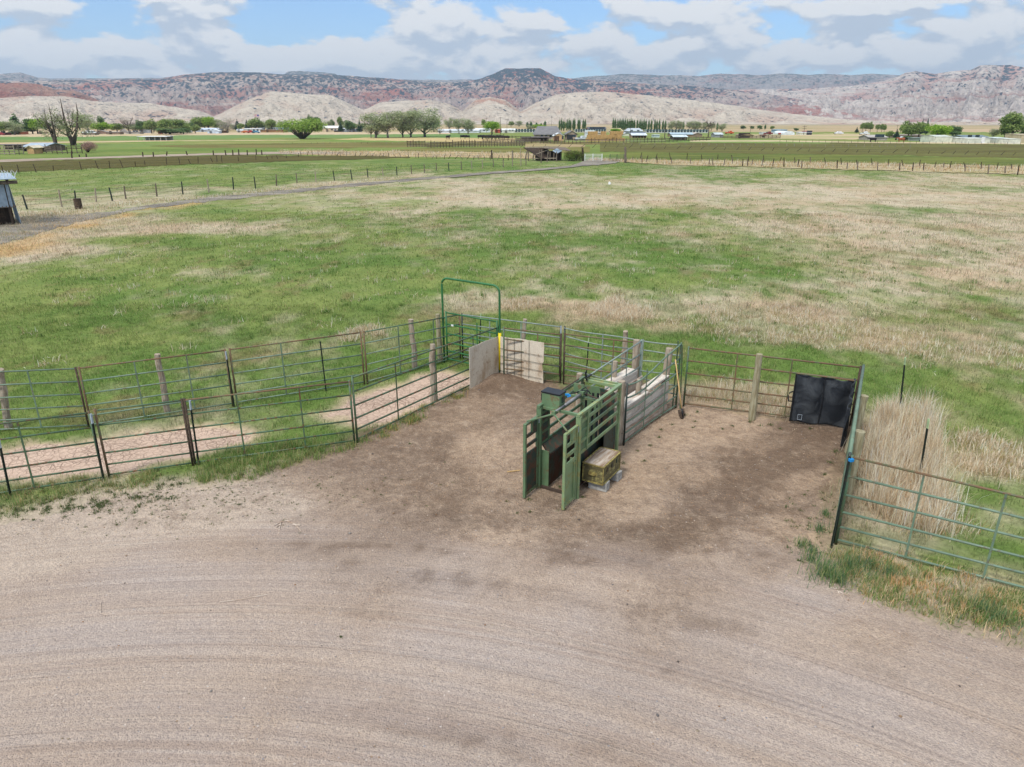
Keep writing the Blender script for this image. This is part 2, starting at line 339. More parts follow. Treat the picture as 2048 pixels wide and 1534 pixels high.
GREEN = [(700, 372, .3), (900, 362, .3), (1050, 352, .35), (1200, 345, .6), (1150, 365, .3), (1300, 345, .55), (1500, 350, .5), (1300, 400, .15), (1500, 380, .08), (1700, 365, .3), (1800, 390, .1), (2000, 375, .2), (500, 430, .75), (200, 560, .85), (100, 700, .8),
         (600, 500, .8), (800, 430, .45), (1000, 400, .15), (1100, 425, .45), (1200, 430, .6), (1060, 410, .15), (1100, 480, .75), (1250, 510, .6), (1400, 470, .3), (1600, 450, .1), (1800, 490, .12), (2000, 480, .1), (1500, 540, .5), (1300, 560, .7), (1700, 560, .2),
         (1900, 610, .3), (1900, 540, .12), (1200, 590, .5), (1240, 622, .05), (1200, 612, .15), (1320, 618, .3), (1460, 612, .12), (1400, 640, .3), (1600, 625, .08), (1750, 680, .15), (1550, 670, .35), (1450, 690, .6), (1400, 720, .8), (1550, 730, .85), (1700, 725, .7), (1850, 760, .85), (1950, 760, .6), (2000, 650, .25), (2000, 850, .6),
         (1900, 700, .5), (400, 600, .75), (700, 600, .8), (900, 560, .85), (1000, 640, .75), (1040, 607, .15), (720, 660, .6), (800, 690, .45), (300, 520, .7), (345, 457, .0), (280, 440, .15), (130, 440, .2), (60, 500, .05), (150, 470, .15), (250, 480, .6), (400, 480, .8), (50, 640, .85), (900, 478, .55), (450, 545, .5), (650, 540, .7), (700, 480, .55),
         (100, 850, .7), (250, 865, .45), (450, 780, .5), (550, 700, .45), (560, 850, .5), (620, 800, .8), (700, 830, .35), (850, 720, .8), (850, 800, .25), (550, 930, .85), (250, 965, .5), (60, 1020, .6), (1780, 880, .15), (1800, 1000, .15), (1750, 1130, .3), (1900, 1130, .8), (1950, 1000, .7), (2000, 1100, .85), (1880, 1180, .2), (2000, 1220, .7), (1640, 1100, .6), (1880, 860, .6), (1980, 900, .45),
         (1450, 800, .2), (1550, 810, .12), (1250, 720, .6), (1150, 720, .5), (1100, 740, .4), (1000, 680, .8), (340, 330, .7), (200, 360, .7), (500, 360, .75), (700, 330, .7), (900, 330, .75)]
VERGE = PX([(-300, 520), (0, 480), (60, 468), (140, 448), (220, 432), (330, 412), (420, 402), (330, 420), (230, 442), (150, 468), (70, 500), (0, 520), (-300, 570)])
CT_T = np.array(lin((194, 179, 158))[:3]); CT_T2 = np.array(lin((188, 168, 144))[:3]); CT_G = np.array(lin((100, 124, 62))[:3]); CT_G2 = np.array(lin((128, 140, 80))[:3]); CT_D = np.array(lin((132, 112, 84))[:3])
def field_col(X, Y, fine=True):
    g = idw(GREEN, X, Y, 3.0)
    n1 = fbm(X * .22, Y * .14, 3, 5, .6); n2 = fbm(X * 1.1, Y * .8, 9, 4, .6); n3 = fbm(X * .07, Y * .05, 21, 3)
    gg = g + (n1 - .5) * .75 + (n2 - .5) * .6
    f = sst(.06, .68, gg)[..., None]
    gr = CT_G + (CT_G2 - CT_G) * sst(.38, .66, n3 * .5 + fbm(X * .5, Y * .4, 33, 3) * .5)[..., None]
    ta = CT_T + (CT_T2 - CT_T) * sst(.4, .7, fbm(X * .35, Y * .3, 41, 4))[..., None]
    c = ta * (1 - f) + gr * f
    vg = poly_sd(VERGE, X, Y) + (fbm(X * .25, Y * .25, 58, 4, .6) - .5) * 7; vf = (sst(-1.5, 2.0, vg) * sst(.25, .6, fbm(X * .6, Y * .5, 59, 4, .6)))[..., None]
    c = c * (1 - vf) + np.array(lin((196, 162, 114))[:3]) * vf
    dk = sst(.60, .78, fbm(X * .8, Y * .5, 55, 4, .6))[..., None] * .45
    return c * (1 - dk) + CT_D * dk, g, f[..., 0]
CX0, CY0 = -4.6, -8.8     # centre of the turning circle the tyres cut
def ruts(X, Y):
    r = np.hypot(X - CX0, Y - CY0); t = np.arctan2(X - CX0, Y - CY0)
    a = fbm(r * 2.6, t * 2.2, 71, 3, .6); b = fbm(r * 7.0, t * 4, 75, 2, .6)
    c = fbm(r * 5.5, t * 1.6, 73, 3, .6)
    line = np.maximum(1 - np.clip(np.abs(a - .5) / .022, 0, 1), 1 - np.clip(np.abs(c - .52) / .03, 0, 1))
    env = sst(.40, .6, fbm(r * .8, t * 6, 79, 3))
    return a, b, line * env
def near_h(X, Y):
    sd = poly_sd(YARD, X, Y); inn = sst(-.2, .5, sd)
    a, b, l = ruts(X, Y); h = inn * ((a - .5) * .07 + (b - .5) * .03 - l * .03)
    dirt = idw(DIRT, X, Y)
    h = h * (1 - .6 * np.clip(dirt, 0, 1)) + inn * np.clip(dirt, 0, 1) * (fbm(X * 3, Y * 3, 81, 4, .6) - .5) * .05
    h = h + (1 - inn) * (fbm(X * 1.4, Y * 1.4, 87, 4, .55) - .5) * .12
    m = G(1000, 752); h = h + .16 * np.exp(-(((X - m.x) / .9) ** 2 + ((Y - m.y + .35) / .55) ** 2))
    m = G(1650, 862); h = h + .05 * np.exp(-(((X - m.x) / .9) ** 2 + ((Y - m.y) / .5) ** 2))
    md = np.maximum(poly_sd(MUD1, X, Y), poly_sd(MUD2, X, Y)); h = h * (1 - sst(-.3, .1, md)) - .04 * sst(-.3, .2, md)
    return h
C_GR = np.array(lin((180, 166, 156))[:3]); C_GR2 = np.array(lin((183, 167, 154))[:3]); C_DI = np.array(lin((184, 160, 136))[:3]); C_DK = np.array(lin((104, 86, 72))[:3]); C_RUT = np.array(lin((136, 116, 102))[:3])
C_PALE = np.array(lin((200, 184, 168))[:3]); C_MUD = np.array(lin((202, 176, 156))[:3])
def yard_col(X, Y):
    dirt = np.clip(idw(DIRT, X, Y) + (fbm(X * .9, Y * .9, 91, 4) - .5) * .5, 0, 1)
    a, b, l = ruts(X, Y)
    dark = idw(DARK, X, Y, 3.5); n = fbm(X * .8, Y * .8, 95, 5, .62)
    r = np.hypot(X - CX0, Y - CY0); t = np.arctan2(X - CX0, Y - CY0)
    ns = fbm(r * 3.2, t * 4, 97, 4, .6); n = n * dirt + ns * (1 - dirt)
    n = n + (fbm(X * 3.5, Y * 3.5, 111, 3, .7) - .5) * .45
    dk = sst(.22, .95, dark + (n - .5) * 1.7) * .74 * sst(.03, .4, dark)
    dk = np.maximum(dk, sst(.08, .8, dark + (n - .5) * .5) * .58)
    c = C_GR + (C_GR2 - C_GR) * sst(.35, .65, a)[..., None]
    c = c + (C_RUT - c) * (sst(.5, .72, b) * .10)[..., None]
    c = c + (C_DI - c) * dirt[..., None]
    pale = sst(.5, .8, idw([(100, 1050, 1), (300, 1020, 1), (500, 1000, .9), (650, 960, .5), (800, 1060, .2), (400, 1150, 0), (1000, 900, 0), (1400, 900, .25), (1300, 880, .3), (1000, 1200, 0), (1600, 1000, .2), (1450, 840, .4)], X, Y) + (fbm(X * .7, Y * .7, 99, 3) - .5) * .4)
    c = c + (C_PALE - c) * (pale * .6)[..., None]
    c = c + (C_DK - c) * dk[..., None]
    return c, sst(.05, .7, dirt)

# ------------------------------------------------------------------ ground materials
def mat_field():
    s = NT('pasture_ground'); a = s.n('ShaderNodeAttribute', attribute_name='Col'); v = s.coord('Object')
    n1 = s.noise(v, 9, 6, .7); n2 = s.noise(s.coord('Object', (1, .6, 1)), 1.6, 5, .65)
    c = s.mix(1.0, a.outputs['Color'], s.mix(s.ramp(n1, .3, .7), (.72, .72, .70, 1), (1.22, 1.22, 1.18, 1)), 'MULTIPLY')
    c = s.mix(1.0, c, s.mix(s.ramp(n2, .35, .65), (.82, .86, .80, 1), (1.12, 1.1, 1.08, 1)), 'MULTIPLY')
    s.bump(s.math('ADD', n1, s.math('MULTIPLY', n2, 2.0)), .6, .08); return s.fin(c, .95, 0, .1)
def mat_yard():
    s = NT('gravel_and_dirt'); a = s.n('ShaderNodeAttribute', attribute_name='Col'); v = s.coord('Object'); dirt = a.outputs['Alpha']; grav = s.math('SUBTRACT', 1.0, dirt, None, True)
    sp0 = s.n('ShaderNodeSeparateXYZ'); s.l(v, sp0.inputs[0]); dx = s.math('SUBTRACT', sp0.outputs[0], CX0); dy = s.math('SUBTRACT', sp0.outputs[1], CY0)
    rad = s.math('SQRT', s.math('ADD', s.math('MULTIPLY', dx, dx), s.math('MULTIPLY', dy, dy))); th = s.math('ARCTAN2', dx, dy)
    def arc(fr, ft, det, off):        # noise drawn out along the turning circle
        cb = s.n('ShaderNodeCombineXYZ'); s.l(s.math('MULTIPLY', rad, fr), cb.inputs[0]); s.l(s.math('MULTIPLY', th, ft), cb.inputs[1]); cb.inputs[2].default_value = off
        return s.noise(cb.outputs[0], 1.0, det, .6)
    n_a = arc(5.0, .55, 3, 1.3); n_b = arc(8.5, .9, 3, 7.7); env = s.ramp(arc(.55, .8, 2, 4.1), .36, .54); brk = s.ramp(arc(1.5, 4.5, 3, 9.3), .30, .5)
    l1 = s.ramp(s.math('ABSOLUTE', s.math('SUBTRACT', n_a, .5)), .0, .10, 1, 0); l1 = s.math('MULTIPLY', s.math('MULTIPLY', l1, env), brk)
    l2 = s.math('MULTIPLY', s.ramp(n_b, .50, .70), s.ramp(env, 0, 1, .35, 1)); line = s.math('MULTIPLY', s.math('ADD', s.math('MULTIPLY', l1, .55), s.math('MULTIPLY', l2, .26)), grav)
    k = s.n('ShaderNodeTexVoronoi'); s.l(v, k.inputs[0]); k.inputs['Scale'].default_value = 46; sp = s.n('ShaderNodeSeparateColor'); s.l(k.outputs['Color'], sp.inputs[0])
    k2 = s.n('ShaderNodeTexVoronoi'); s.l(v, k2.inputs[0]); k2.inputs['Scale'].default_value = 17; sp2 = s.n('ShaderNodeSeparateColor'); s.l(k2.outputs['Color'], sp2.inputs[0])
    c = s.mix(1.0, a.outputs['Color'], s.mix(sp.outputs[0], (.82, .83, .86, 1), (1.20, 1.19, 1.16, 1)), 'MULTIPLY')
    c = s.mix(s.math('MULTIPLY', line, .5), c, lin((140, 116, 100)))
    st = s.math('MULTIPLY', s.ramp(sp2.outputs[0], .955, .96), s.ramp(k2.outputs['Distance'], .2, .3, .9, 0))
    c = s.mix(st, c, s.mix(sp2.outputs[1], lin((138, 138, 144)), lin((222, 206, 190))))
    chips = s.math('MULTIPLY', s.math('MULTIPLY', s.ramp(sp2.outputs[2], .84, .86), s.ramp(k2.outputs['Distance'], .12, .26, .85, 0)), dirt); c = s.mix(chips, c, s.mix(sp2.outputs[1], lin((198, 150, 104)), lin((214, 184, 150))))
    hp = s.noise(v, 6.5, 4, .65); c = s.mix(dirt, c, s.mix(1.0, c, s.mix(s.ramp(hp, .3, .7), (.80, .79, .78, 1), (1.12, 1.12, 1.12, 1)), 'MULTIPLY'))
    mo = s.noise(v, 2.6, 9, .78, .6); c = s.mix(s.math('MULTIPLY', s.ramp(mo, .48, .61, 0, .42), dirt), c, lin((112, 90, 74))); c = s.mix(s.math('MULTIPLY', s.ramp(mo, .46, .34, 0, .4), dirt), c, lin((204, 182, 158)))
    n = s.noise(v, 26, 5, .7); c = s.mix(1.0, c, s.mix(s.ramp(n, .3, .7), (.90, .89, .88, 1), (1.08, 1.08, 1.08, 1)), 'MULTIPLY')
    h = s.math('ADD', s.math('MULTIPLY', k.outputs['Distance'], -.6), s.math('ADD', s.math('MULTIPLY', n, 1.0), s.math('MULTIPLY', s.math('MULTIPLY', hp, dirt), 3.4)))
    h = s.math('ADD', h, s.math('MULTIPLY', s.math('ADD', s.math('MULTIPLY', n_b, 2.0), s.math('MULTIPLY', line, -.8)), grav))
    s.bump(h, 1.0, .022); return s.fin(c, .95, 0, .12)
def mat_mud():
    s = NT('cracked_mud'); a = s.n('ShaderNodeAttribute', attribute_name='Col'); v0 = s.coord('Object'); 
    nz = s.n('ShaderNodeTexNoise'); s.l(v0, nz.inputs[0]); nz.inputs['Scale'].default_value = 4; nz.inputs['Detail'].default_value = 4
    ad = s.n('ShaderNodeVectorMath', operation='MULTIPLY_ADD'); s.l(nz.outputs['Color'], ad.inputs[0]); ad.inputs[1].default_value = (.10, .10, 0); s.l(v0, ad.inputs[2]); v = ad.outputs[0]
    e1 = s.vor(v, 5.0, 'DISTANCE_TO_EDGE'); e2 = s.vor(v, 10.5, 'DISTANCE_TO_EDGE')
    w = s.ramp(s.noise(v0, 1.2, 3), .35, .6, .3, 1.0)
    cr = s.math('MULTIPLY', s.math('MAXIMUM', s.ramp(e1, .02, .06, .8, 0), s.math('MULTIPLY', s.ramp(e2, .03, .07, 1, 0), .4)), w)
    n = s.noise(v0, 22, 5, .6)
    c = s.mix(1.0, a.outputs['Color'], s.mix(s.ramp(n, .3, .7), (.92, .92, .92, 1), (1.07, 1.07, 1.07, 1)), 'MULTIPLY')
    c = s.mix(s.math('MULTIPLY', cr, .62), c, lin((110, 80, 66))); s.bump(s.math('SUBTRACT', 1, cr), .8, .05); return s.fin(c, .95, 0, .12)
M_F, M_Y, M_M = mat_field(), mat_yard(), mat_mud()

# ------------------------------------------------------------------ ground: near sheets share one grid, cells sorted by what they are
def grid(x0, x1, y0, y1, st):
    xs = np.arange(x0, x1 + st / 2, st); ys = np.arange(y0, y1 + st / 2, st); X, Y = np.meshgrid(xs, ys)
    ny, nx = X.shape; i = np.arange(ny * nx).reshape(ny, nx)
    F = np.stack([i[:-1, :-1], i[:-1, 1:], i[1:, 1:], i[1:, :-1]], -1).reshape(-1, 4)
    return X.ravel(), Y.ravel(), F
def sub_mesh(name, V, F, C, mat):
    u, inv = np.unique(F.ravel(), return_inverse=True)
    return tag(npmesh(name, V[u], inv.reshape(F.shape), mat, C[u], smooth=True), kind='structure')
X, Y, F = grid(-34, 34, 2.4, 42, .1)
Hn = near_h(X, Y); Hn = Hn * (1 - sst(38, 42, Y)) * (1 - sst(30, 34, np.abs(X)))
FC, _, _ = field_col(X, Y); YC, DI = yard_col(X, Y); sd = poly_sd(YARD, X, Y); wob = (fbm(X * 1.6, Y * 1.6, 5, 4) - .5) * .9
md = np.maximum(poly_sd(MUD1, X, Y), poly_sd(MUD2, X, Y)) + (fbm(X * 1.8, Y * 1.8, 6, 4) - .5) * .7
soil = np.array(lin((150, 128, 104))[:3])
edge = sst(-.95, -.15, sd + wob)[:, None]; FCm = FC * (1 - edge) + (YC * .9) * edge
medge = sst(-.6, .15, md)[:, None]; mud_c = C_MUD * (1 + (fbm(X, Y, 8, 3) - .5)[:, None] * .25)
CC = np.where((sd + wob > 0)[:, None], YC, FCm); CC = CC * (1 - medge) + mud_c * medge; CC = np.concatenate([CC, DI[:, None]], 1)
V = np.stack([X, Y, Hn], -1); fs = (sd + wob)[F].mean(1); fm = md[F].mean(1)
is_m = fm > 0; is_y = (fs > 0) & ~is_m
sub_mesh('gravel_yard', V, F[is_y], CC, M_Y); sub_mesh('dried_mud', V, F[is_m], CC, M_M); sub_mesh('pasture', V, F[~is_m & ~is_y], CC, M_F)
# middle distance
X2, Y2, F2 = grid(-190, 190, 42, 192, .6)
C2, _, _ = field_col(X2, Y2); H2 = (fbm(X2 * .5, Y2 * .5, 87, 3) - .5) * .04 * sst(42, 46, Y2)
sub_mesh('pasture', np.stack([X2, Y2, H2], -1), F2, C2, M_F)
# side wings of the near sheet, flat, and the far plain down to the horizon
def flat(name, pts, mat, z=0.0):
    b = MB(); b.quad(*[(p[0], p[1], z) for p in pts]); o = b.build(name, mat); return tag(o, kind='structure')
def mat_parcel(name, c1, c2, sc=.05, lo=.4, hi=.6, stripe=(1, 1, 1)):
    s = NT(name); v = s.coord('Object', stripe); n = s.noise(v, sc, 6, .6); n2 = s.noise(v, sc * 22, 5, .7)
    c = s.mix(s.ramp(n, lo, hi), lin(c1), lin(c2)); c = s.mix(1.0, c, s.mix(s.ramp(n2, .3, .7), (.8, .8, .78, 1), (1.15, 1.15, 1.12, 1)), 'MULTIPLY')
    s.bump(n2, .5, .15); return s.fin(c, .95, 0, .08)
plainm = mat_parcel('far_plain', (188, 168, 142), (150, 142, 100), .012, .4, .62)
flat('plain', [(-26000, -3000), (26000, -3000), (26000, 26000), (-26000, 26000)], plainm, -.22)
wingm = mat_parcel('pasture_wing', (170, 152, 116), (104, 122, 62), .2)
for sx in (-1, 1): flat('pasture', [(sx * 34, 2), (sx * 190, 2), (sx * 190, 42), (sx * 34, 42)][::sx], wingm, 0)
zc = [.026]
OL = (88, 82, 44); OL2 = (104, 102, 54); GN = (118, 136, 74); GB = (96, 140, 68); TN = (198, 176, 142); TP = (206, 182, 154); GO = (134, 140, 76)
def parcel(name, pts, c1, c2, sc=.04, lo=.42, hi=.58):
    zc[0] += .012; return flat(name, PX(pts), mat_parcel(name, c1, c2, sc, lo, hi, (.35, 1, 1)), zc[0])
def band(name, ctrl, c1, c2, sc=.04, lo=.42, hi=.58, jag=1.0):
    """strip given by (x, y_top, y_bottom) pixel stations"""
    up = [(x, a) for x, a, b in ctrl]; dn = [(x, b) for x, a, b in ctrl][::-1]; zc[0] += .003
    xs = np.arange(ctrl[0][0], ctrl[-1][0] + 1, 5.0); ca = np.interp(xs, [c[0] for c in ctrl], [c[1] for c in ctrl]); cb2 = np.interp(xs, [c[0] for c in ctrl], [c[2] for c in ctrl])
    th = np.minimum((cb2 - ca) * .3, 5); sd_ = len(name) + int(zc[0] * 1000); ca = ca + (fbm(xs / 24, xs * 0, sd_, 5, .7) - .5) * th * jag; cb2 = cb2 + (fbm(xs / 24, xs * 0 + 9, sd_, 5, .7) - .5) * th * jag
    b = MB(); P = [G(x, a) for x, a in zip(xs, ca)]; Q = [G(x, a) for x, a in zip(xs, cb2)]; z = Vector((0, 0, zc[0]))
    for i in range(len(P) - 1): b.quad(Q[i] + z, Q[i + 1] + z, P[i + 1] + z, P[i] + z)
    return tag(b.build(name, mat_parcel(name, c1, c2, sc, lo, hi, (.35, 1, 1))), kind='structure')
# far pastures and fields, from the near fence line outward
band('pasture', [(-300, 300, 352), (0, 290, 330), (420, 284, 322), (800, 284, 318), (1060, 284, 318), (1180, 284, 319), (1600, 284, 332), (2048, 286, 340), (2500, 290, 350)], (126, 138, 74), (104, 124, 60), .05)
band('pasture', [(-300, 262, 304), (0, 262, 300), (420, 262, 292), (800, 262, 290), (1240, 262, 288), (1600, 262, 288), (2048, 262, 288), (2500, 262, 290)], GN, GO, .03)
band('pasture', [(-300, 252, 264), (2500, 252, 264)], (188, 164, 134), (158, 146, 104), .012)
band('hay_field', [(-200, 274, 281), (200, 273, 280), (560, 268, 276), (900, 268, 275), (1000, 270, 276)], (106, 136, 76), (120, 142, 84), .05)
band('pasture', [(-200, 262, 274), (180, 263, 273), (480, 264, 270), (700, 264, 269), (900, 265, 268)], TP, (190, 172, 138), .02)
band('stubble', [(-300, 287, 291), (0, 285, 289), (140, 283, 286), (330, 281, 283), (600, 280, 281.5)], TN, (176, 160, 124), .05)
band('pasture', [(670, 279, 279.3), (730, 275.5, 282.5), (860, 275, 284), (1030, 277, 285)], (198, 176, 130), (184, 164, 116), .1)
band('hay_field', [(240, 285, 285.3), (340, 282.4, 287.6), (700, 280, 286), (900, 284, 288)], (112, 138, 66), (148, 142, 88), .04)
band('pasture', [(300, 292, 292.4), (380, 289.5, 296), (700, 285, 296), (1000, 284, 292), (1200, 284, 289)], OL2, (128, 118, 72), .06)
band('ploughed_field', [(-300, 336, 352), (0, 325, 345), (420, 311, 328), (640, 312, 321), (820, 311, 316)], (96, 90, 50), OL, .12)  # brown-olive strip, darker than the pasture beside it
band('pasture', [(780, 300, 300.4), (850, 296, 304), (1030, 296, 305), (1180, 294, 306)], OL2, (128, 124, 70), .08)
band('weed_strip', [(540, 305, 305.4), (590, 301.5, 309.5), (820, 303, 314), (1060, 307, 318), (1100, 312, 312.5)], (198, 172, 132), (160, 146, 108), .3)
band('ploughed_field', [(1200, 286, 304), (1500, 286, 308), (1800, 287, 311), (2048, 290, 317), (2500, 294, 328)], (96, 90, 50), (108, 108, 60), .1)  # right-hand olive strip, darker than its neighbours
band('pasture', [(1240, 304, 320), (1500, 308, 326), (1800, 312, 331), (2048, 318, 337), (2500, 328, 350)], (92, 104, 48), (116, 122, 60), .08)
band('hay_field', [(1260, 281, 285), (1400, 280, 286), (1640, 282, 287), (1660, 283, 287)], (124, 152, 78), GN, .05)
band('dirt_lane', [(1380, 281, 283.5), (1560, 281, 283.5), (1740, 284, 286.5), (2048, 286, 289), (2400, 290, 293)], (206, 188, 156), (190, 172, 138), .1)
band('pasture', [(1500, 268, 277), (1700, 268, 280), (1740, 268, 276)], (198, 176, 144), (150, 154, 96), .02)
band('dirt_patch', [(1050, 288, 296), (1100, 287, 297), (1170, 290, 294)], (176, 150, 120), (156, 146, 100), .1)
band('weed_strip', [(1180, 318, 322), (1240, 320, 324), (1330, 321, 330), (1640, 325, 338), (2048, 333, 349), (2500, 345, 365)], (192, 176, 144), (160, 148, 104), .35)
band('dirt_lane', [(-300, 332, 338), (0, 320, 325), (140, 316, 319.5), (420, 307, 311), (560, 304, 309), (700, 305, 309)], (176, 160, 146), (160, 144, 128), .2)
# the dark farm track
zk = zc[0]; zc[0] = .020
band('farm_track', [(-300, 485, 545), (0, 452, 487), (60, 446, 472), (130, 430, 453), (215, 424, 432), (300, 409, 416), (400, 397, 405), (500, 387, 394.5), (600, 377.5, 384), (700, 367, 373.5), (800, 359, 364), (900, 351, 355.5)], (164, 156, 144), (120, 114, 108), .55, .36, .6, jag=2.6)
zc[0] = zk
band('farm_track', [(900, 351, 355.5), (1000, 343.5, 347.5), (1080, 338, 341.5), (1140, 332, 336), (1170, 322, 333), (1200, 319, 330), (1240, 318, 325)], (164, 156, 144), (120, 114, 108), .55, .36, .6, jag=2.0)

# ------------------------------------------------------------------ hills
def mat_hill(name, base, base2, red, redamt, jun, junamt, band_amt=.3, z0=0, z1=200, jscale=.07, jv=.55):
    s = NT(name); g = s.n('ShaderNodeNewGeometry'); v = g.outputs['Position']; sp = s.n('ShaderNodeSeparateXYZ'); s.l(v, sp.inputs[0])
    mpn = s.n('ShaderNodeMapping'); mpn.inputs['Scale'].default_value = (1, 1, 3.0); s.l(v, mpn.inputs[0]); vv = mpn.outputs[0]
    n1 = s.noise(vv, .0022, 7, .62); n2 = s.noise(vv, .012, 6, .65); n3 = s.noise(vv, .05, 4, .6)
    zz = s.math('MULTIPLY_ADD', n1, 110, sp.outputs[2]); 
    cb = s.n('ShaderNodeCombineXYZ'); s.l(s.math('MULTIPLY', zz, .05), cb.inputs[2]); st = s.noise(cb.outputs[0], 1.0, 4, .7)
    c = s.mix(s.ramp(n2, .35, .65), lin(base), lin(base2)); at = s.n('ShaderNodeAttribute', attribute_name='Col'); vs_ = s.n('ShaderNodeSeparateColor'); s.l(at.outputs['Color'], vs_.inputs[0]); vl = vs_.outputs[0]
    c = s.mix(s.ramp(vl, .32, .65, 0, .6), c, lin(red)); c = s.mix(s.ramp(vl, .2, .05, 0, .5), c, lin(tuple(min(255, q * 1.1) for q in base)))
    c = s.mix(s.ramp(s.math('MULTIPLY_ADD', st, band_amt, s.math('MULTIPLY', n1, 1 - band_amt)), .52 - redamt * .2, .60 - redamt * .2), c, lin(red))
    c = s.mix(s.ramp(st, .5, .62, 0, .35), c, lin(tuple(min(255, q * 1.12) for q in base2)))
    hz = s.ramp(sp.outputs[2], z0, z1, 0, 1)
    vo = s.vor(s.coord('Object', (1, 1, .6)), jscale); dens = s.math('ADD', s.math('MULTIPLY', hz, junamt), s.math('ADD', s.math('MULTIPLY', s.ramp(vl, .4, .9), jv), s.math('MULTIPLY_ADD', n2, 2.2, -1.0)))
    th = s.math('MULTIPLY', s.math('MAXIMUM', dens, 0), .62, None, True)
    jm = s.ramp(s.math('SUBTRACT', th, vo), -.03, .06)
    c = s.mix(jm, c, lin(jun)); s.bump(s.math('ADD', s.math('MULTIPLY', n2, 55), s.math('MULTIPLY', n3, 12)), 1.0, 1.0)
    return s.fin(c, 1.0, 0, .02)
def hills(name, prof, d0, d1, mat, seed, shape=.9, gully=.5, back=.25, amp=1.0, xs=(-420, 2480), rows=130, label=None):
    px = np.arange(xs[0], xs[1], 2.5); pr = np.interp(px, [p[0] for p in prof], [p[1] for p in prof])
    pr = pr + (fbm(px / 26.0, px * 0 + seed, seed, 4, .6) - .5) * 2.4
    az = np.empty(len(px)); te = np.empty(len(px))
    for i, (x, y) in enumerate(zip(px, pr)):
        d = ray(x, y); az[i] = math.atan2(d[0], d[1]); te[i] = d[2] / math.hypot(d[0], d[1])
    vs = np.concatenate([np.linspace(0, 1, rows), 1 + np.linspace(.02, back, 6)])
    A, Vv = np.meshgrid(az, vs); D = d0 + (d1 - d0) * Vv; crest = CAM_H + te * d1; Cr = np.broadcast_to(crest, A.shape)
    Xw = D * np.sin(A); Yw = D * np.cos(A)
    w = np.clip(Vv, 0, 1)
    rid = 1 - np.abs(2 * fbm(A * d1 / 190, Vv * (d1 - d0) / 520, seed + 3, 5, .55) - 1)
    rid2 = 1 - np.abs(2 * fbm(A * d1 / 70 + rid, Vv * (d1 - d0) / 210, seed + 9, 4, .55) - 1)
    sh = w ** shape; k = 4 * w * (1 - w) 
    terr = (np.floor(sh * 5 + fbm(A * 20, Vv * 2, seed) * 1.2) / 5); sh = sh * (1 - .18 * amp) + np.clip(terr, 0, 1) * .18 * amp * (w < 1) + (w >= 1) * .18 * amp
    rid3 = 1 - np.abs(2 * fbm(A * d1 / 34 + rid2 * 1.6 + rid, Vv * (d1 - d0) / 330, seed + 15, 3, .55) - 1)
    Z = Cr * sh - np.minimum(Cr, 160) * .16 * (1 - rid3) * np.clip(k, 0, 1) - Cr * gully * (1 - rid) * k * .9 - Cr * gully * .45 * (1 - rid2) * np.clip(k, 0, 1)
    Z = Z + (fbm(Xw / 30, Yw / 30, seed + 20, 3) - .5) * 9 * np.clip(k, 0, 1)
    Z = np.where(Vv > 1, Cr - (Vv - 1) * Cr * .25 - 1, Z); Z = np.maximum(Z, -5 * (Vv < .02) - .0)
    ny, nx = A.shape; i = np.arange(ny * nx).reshape(ny, nx); F = np.stack([i[:-1, :-1], i[:-1, 1:], i[1:, 1:], i[1:, :-1]], -1).reshape(-1, 4)
    return tag(npmesh(name, np.stack([Xw.ravel(), Yw.ravel(), Z.ravel()], -1), F, mat, np.repeat(np.clip((1 - rid) * .75 + (1 - rid2) * .45 + (1 - rid3) * .3, 0, 1).ravel()[:, None], 3, 1), smooth=True), kind='structure')
JU = (50, 72, 88)
mh_tan = mat_hill('tan_foothill', (214, 202, 184), (198, 184, 168), (188, 146, 126), -.25, JU, .3, .25, 0, 130, .055, 1.0)
mh_mid = mat_hill('juniper_slope', (200, 184, 172), (162, 144, 142), (176, 106, 94), .15, JU, 1.12, .45, 10, 260, .052)
mh_red = mat_hill('red_rock', (164, 120, 104), (174, 142, 126), (148, 92, 80), .35, JU, .4, .4, 20, 200, .05)
mh_far = mat_hill('dark_plateau', (172, 160, 156), (130, 132, 136), (160, 118, 112), -.1, (54, 76, 84), 1.5, .3, 230, 560, .035)
mh_right = mat_hill('pale_red_massif', (222, 210, 198), (186, 172, 166), (184, 116, 104), .0, JU, .85, .75, 10, 420, .045)
hills('mesa', [(-420, 150), (0, 148), (40, 145), (75, 155), (100, 157), (320, 156), (345, 153), (370, 156), (560, 156), (575, 143), (600, 142), (670, 147), (690, 158), (850, 160), (940, 159), (1000, 160), (1130, 158), (1170, 154), (1200, 152), (1240, 148), (1330, 150), (1400, 152), (1440, 147), (1520, 150), (1560, 147), (1620, 150), (1650, 148), (1700, 150), (1740, 147), (1790, 150), (1900, 150), (2480, 156)],
      5200, 7600, mh_far, 11, 1.3, .35, .3, 1)
hills('hills', [(1200, 252), (1300, 215), (1400, 188), (1450, 180), (1560, 178), (1640, 176), (1700, 172), (1760, 163), (1790, 155), (1810, 146), (1830, 142), (1870, 148), (1900, 143), (1940, 140), (1960, 131), (2020, 130), (2048, 134), (2120, 138), (2250, 142), (2480, 150)],
      2900, 5000, mh_right, 31, 1.15, .7, .3, 1.3, (1200, 2480))
hills('hills', [(-420, 165), (0, 163), (60, 162), (150, 160), (320, 158), (340, 154), (365, 150), (430, 144), (520, 145), (570, 149), (660, 149), (700, 152), (790, 158), (850, 164), (930, 164), (965, 156), (985, 148), (1010, 137), (1080, 136), (1110, 152), (1150, 158), (1250, 165), (1400, 173), (1500, 183), (1560, 192), (1650, 208), (1750, 228), (1850, 243), (2480, 246)],
      2600, 4300, mh_mid, 51, 1.25, .65, .3, 1.2, (-420, 1900))
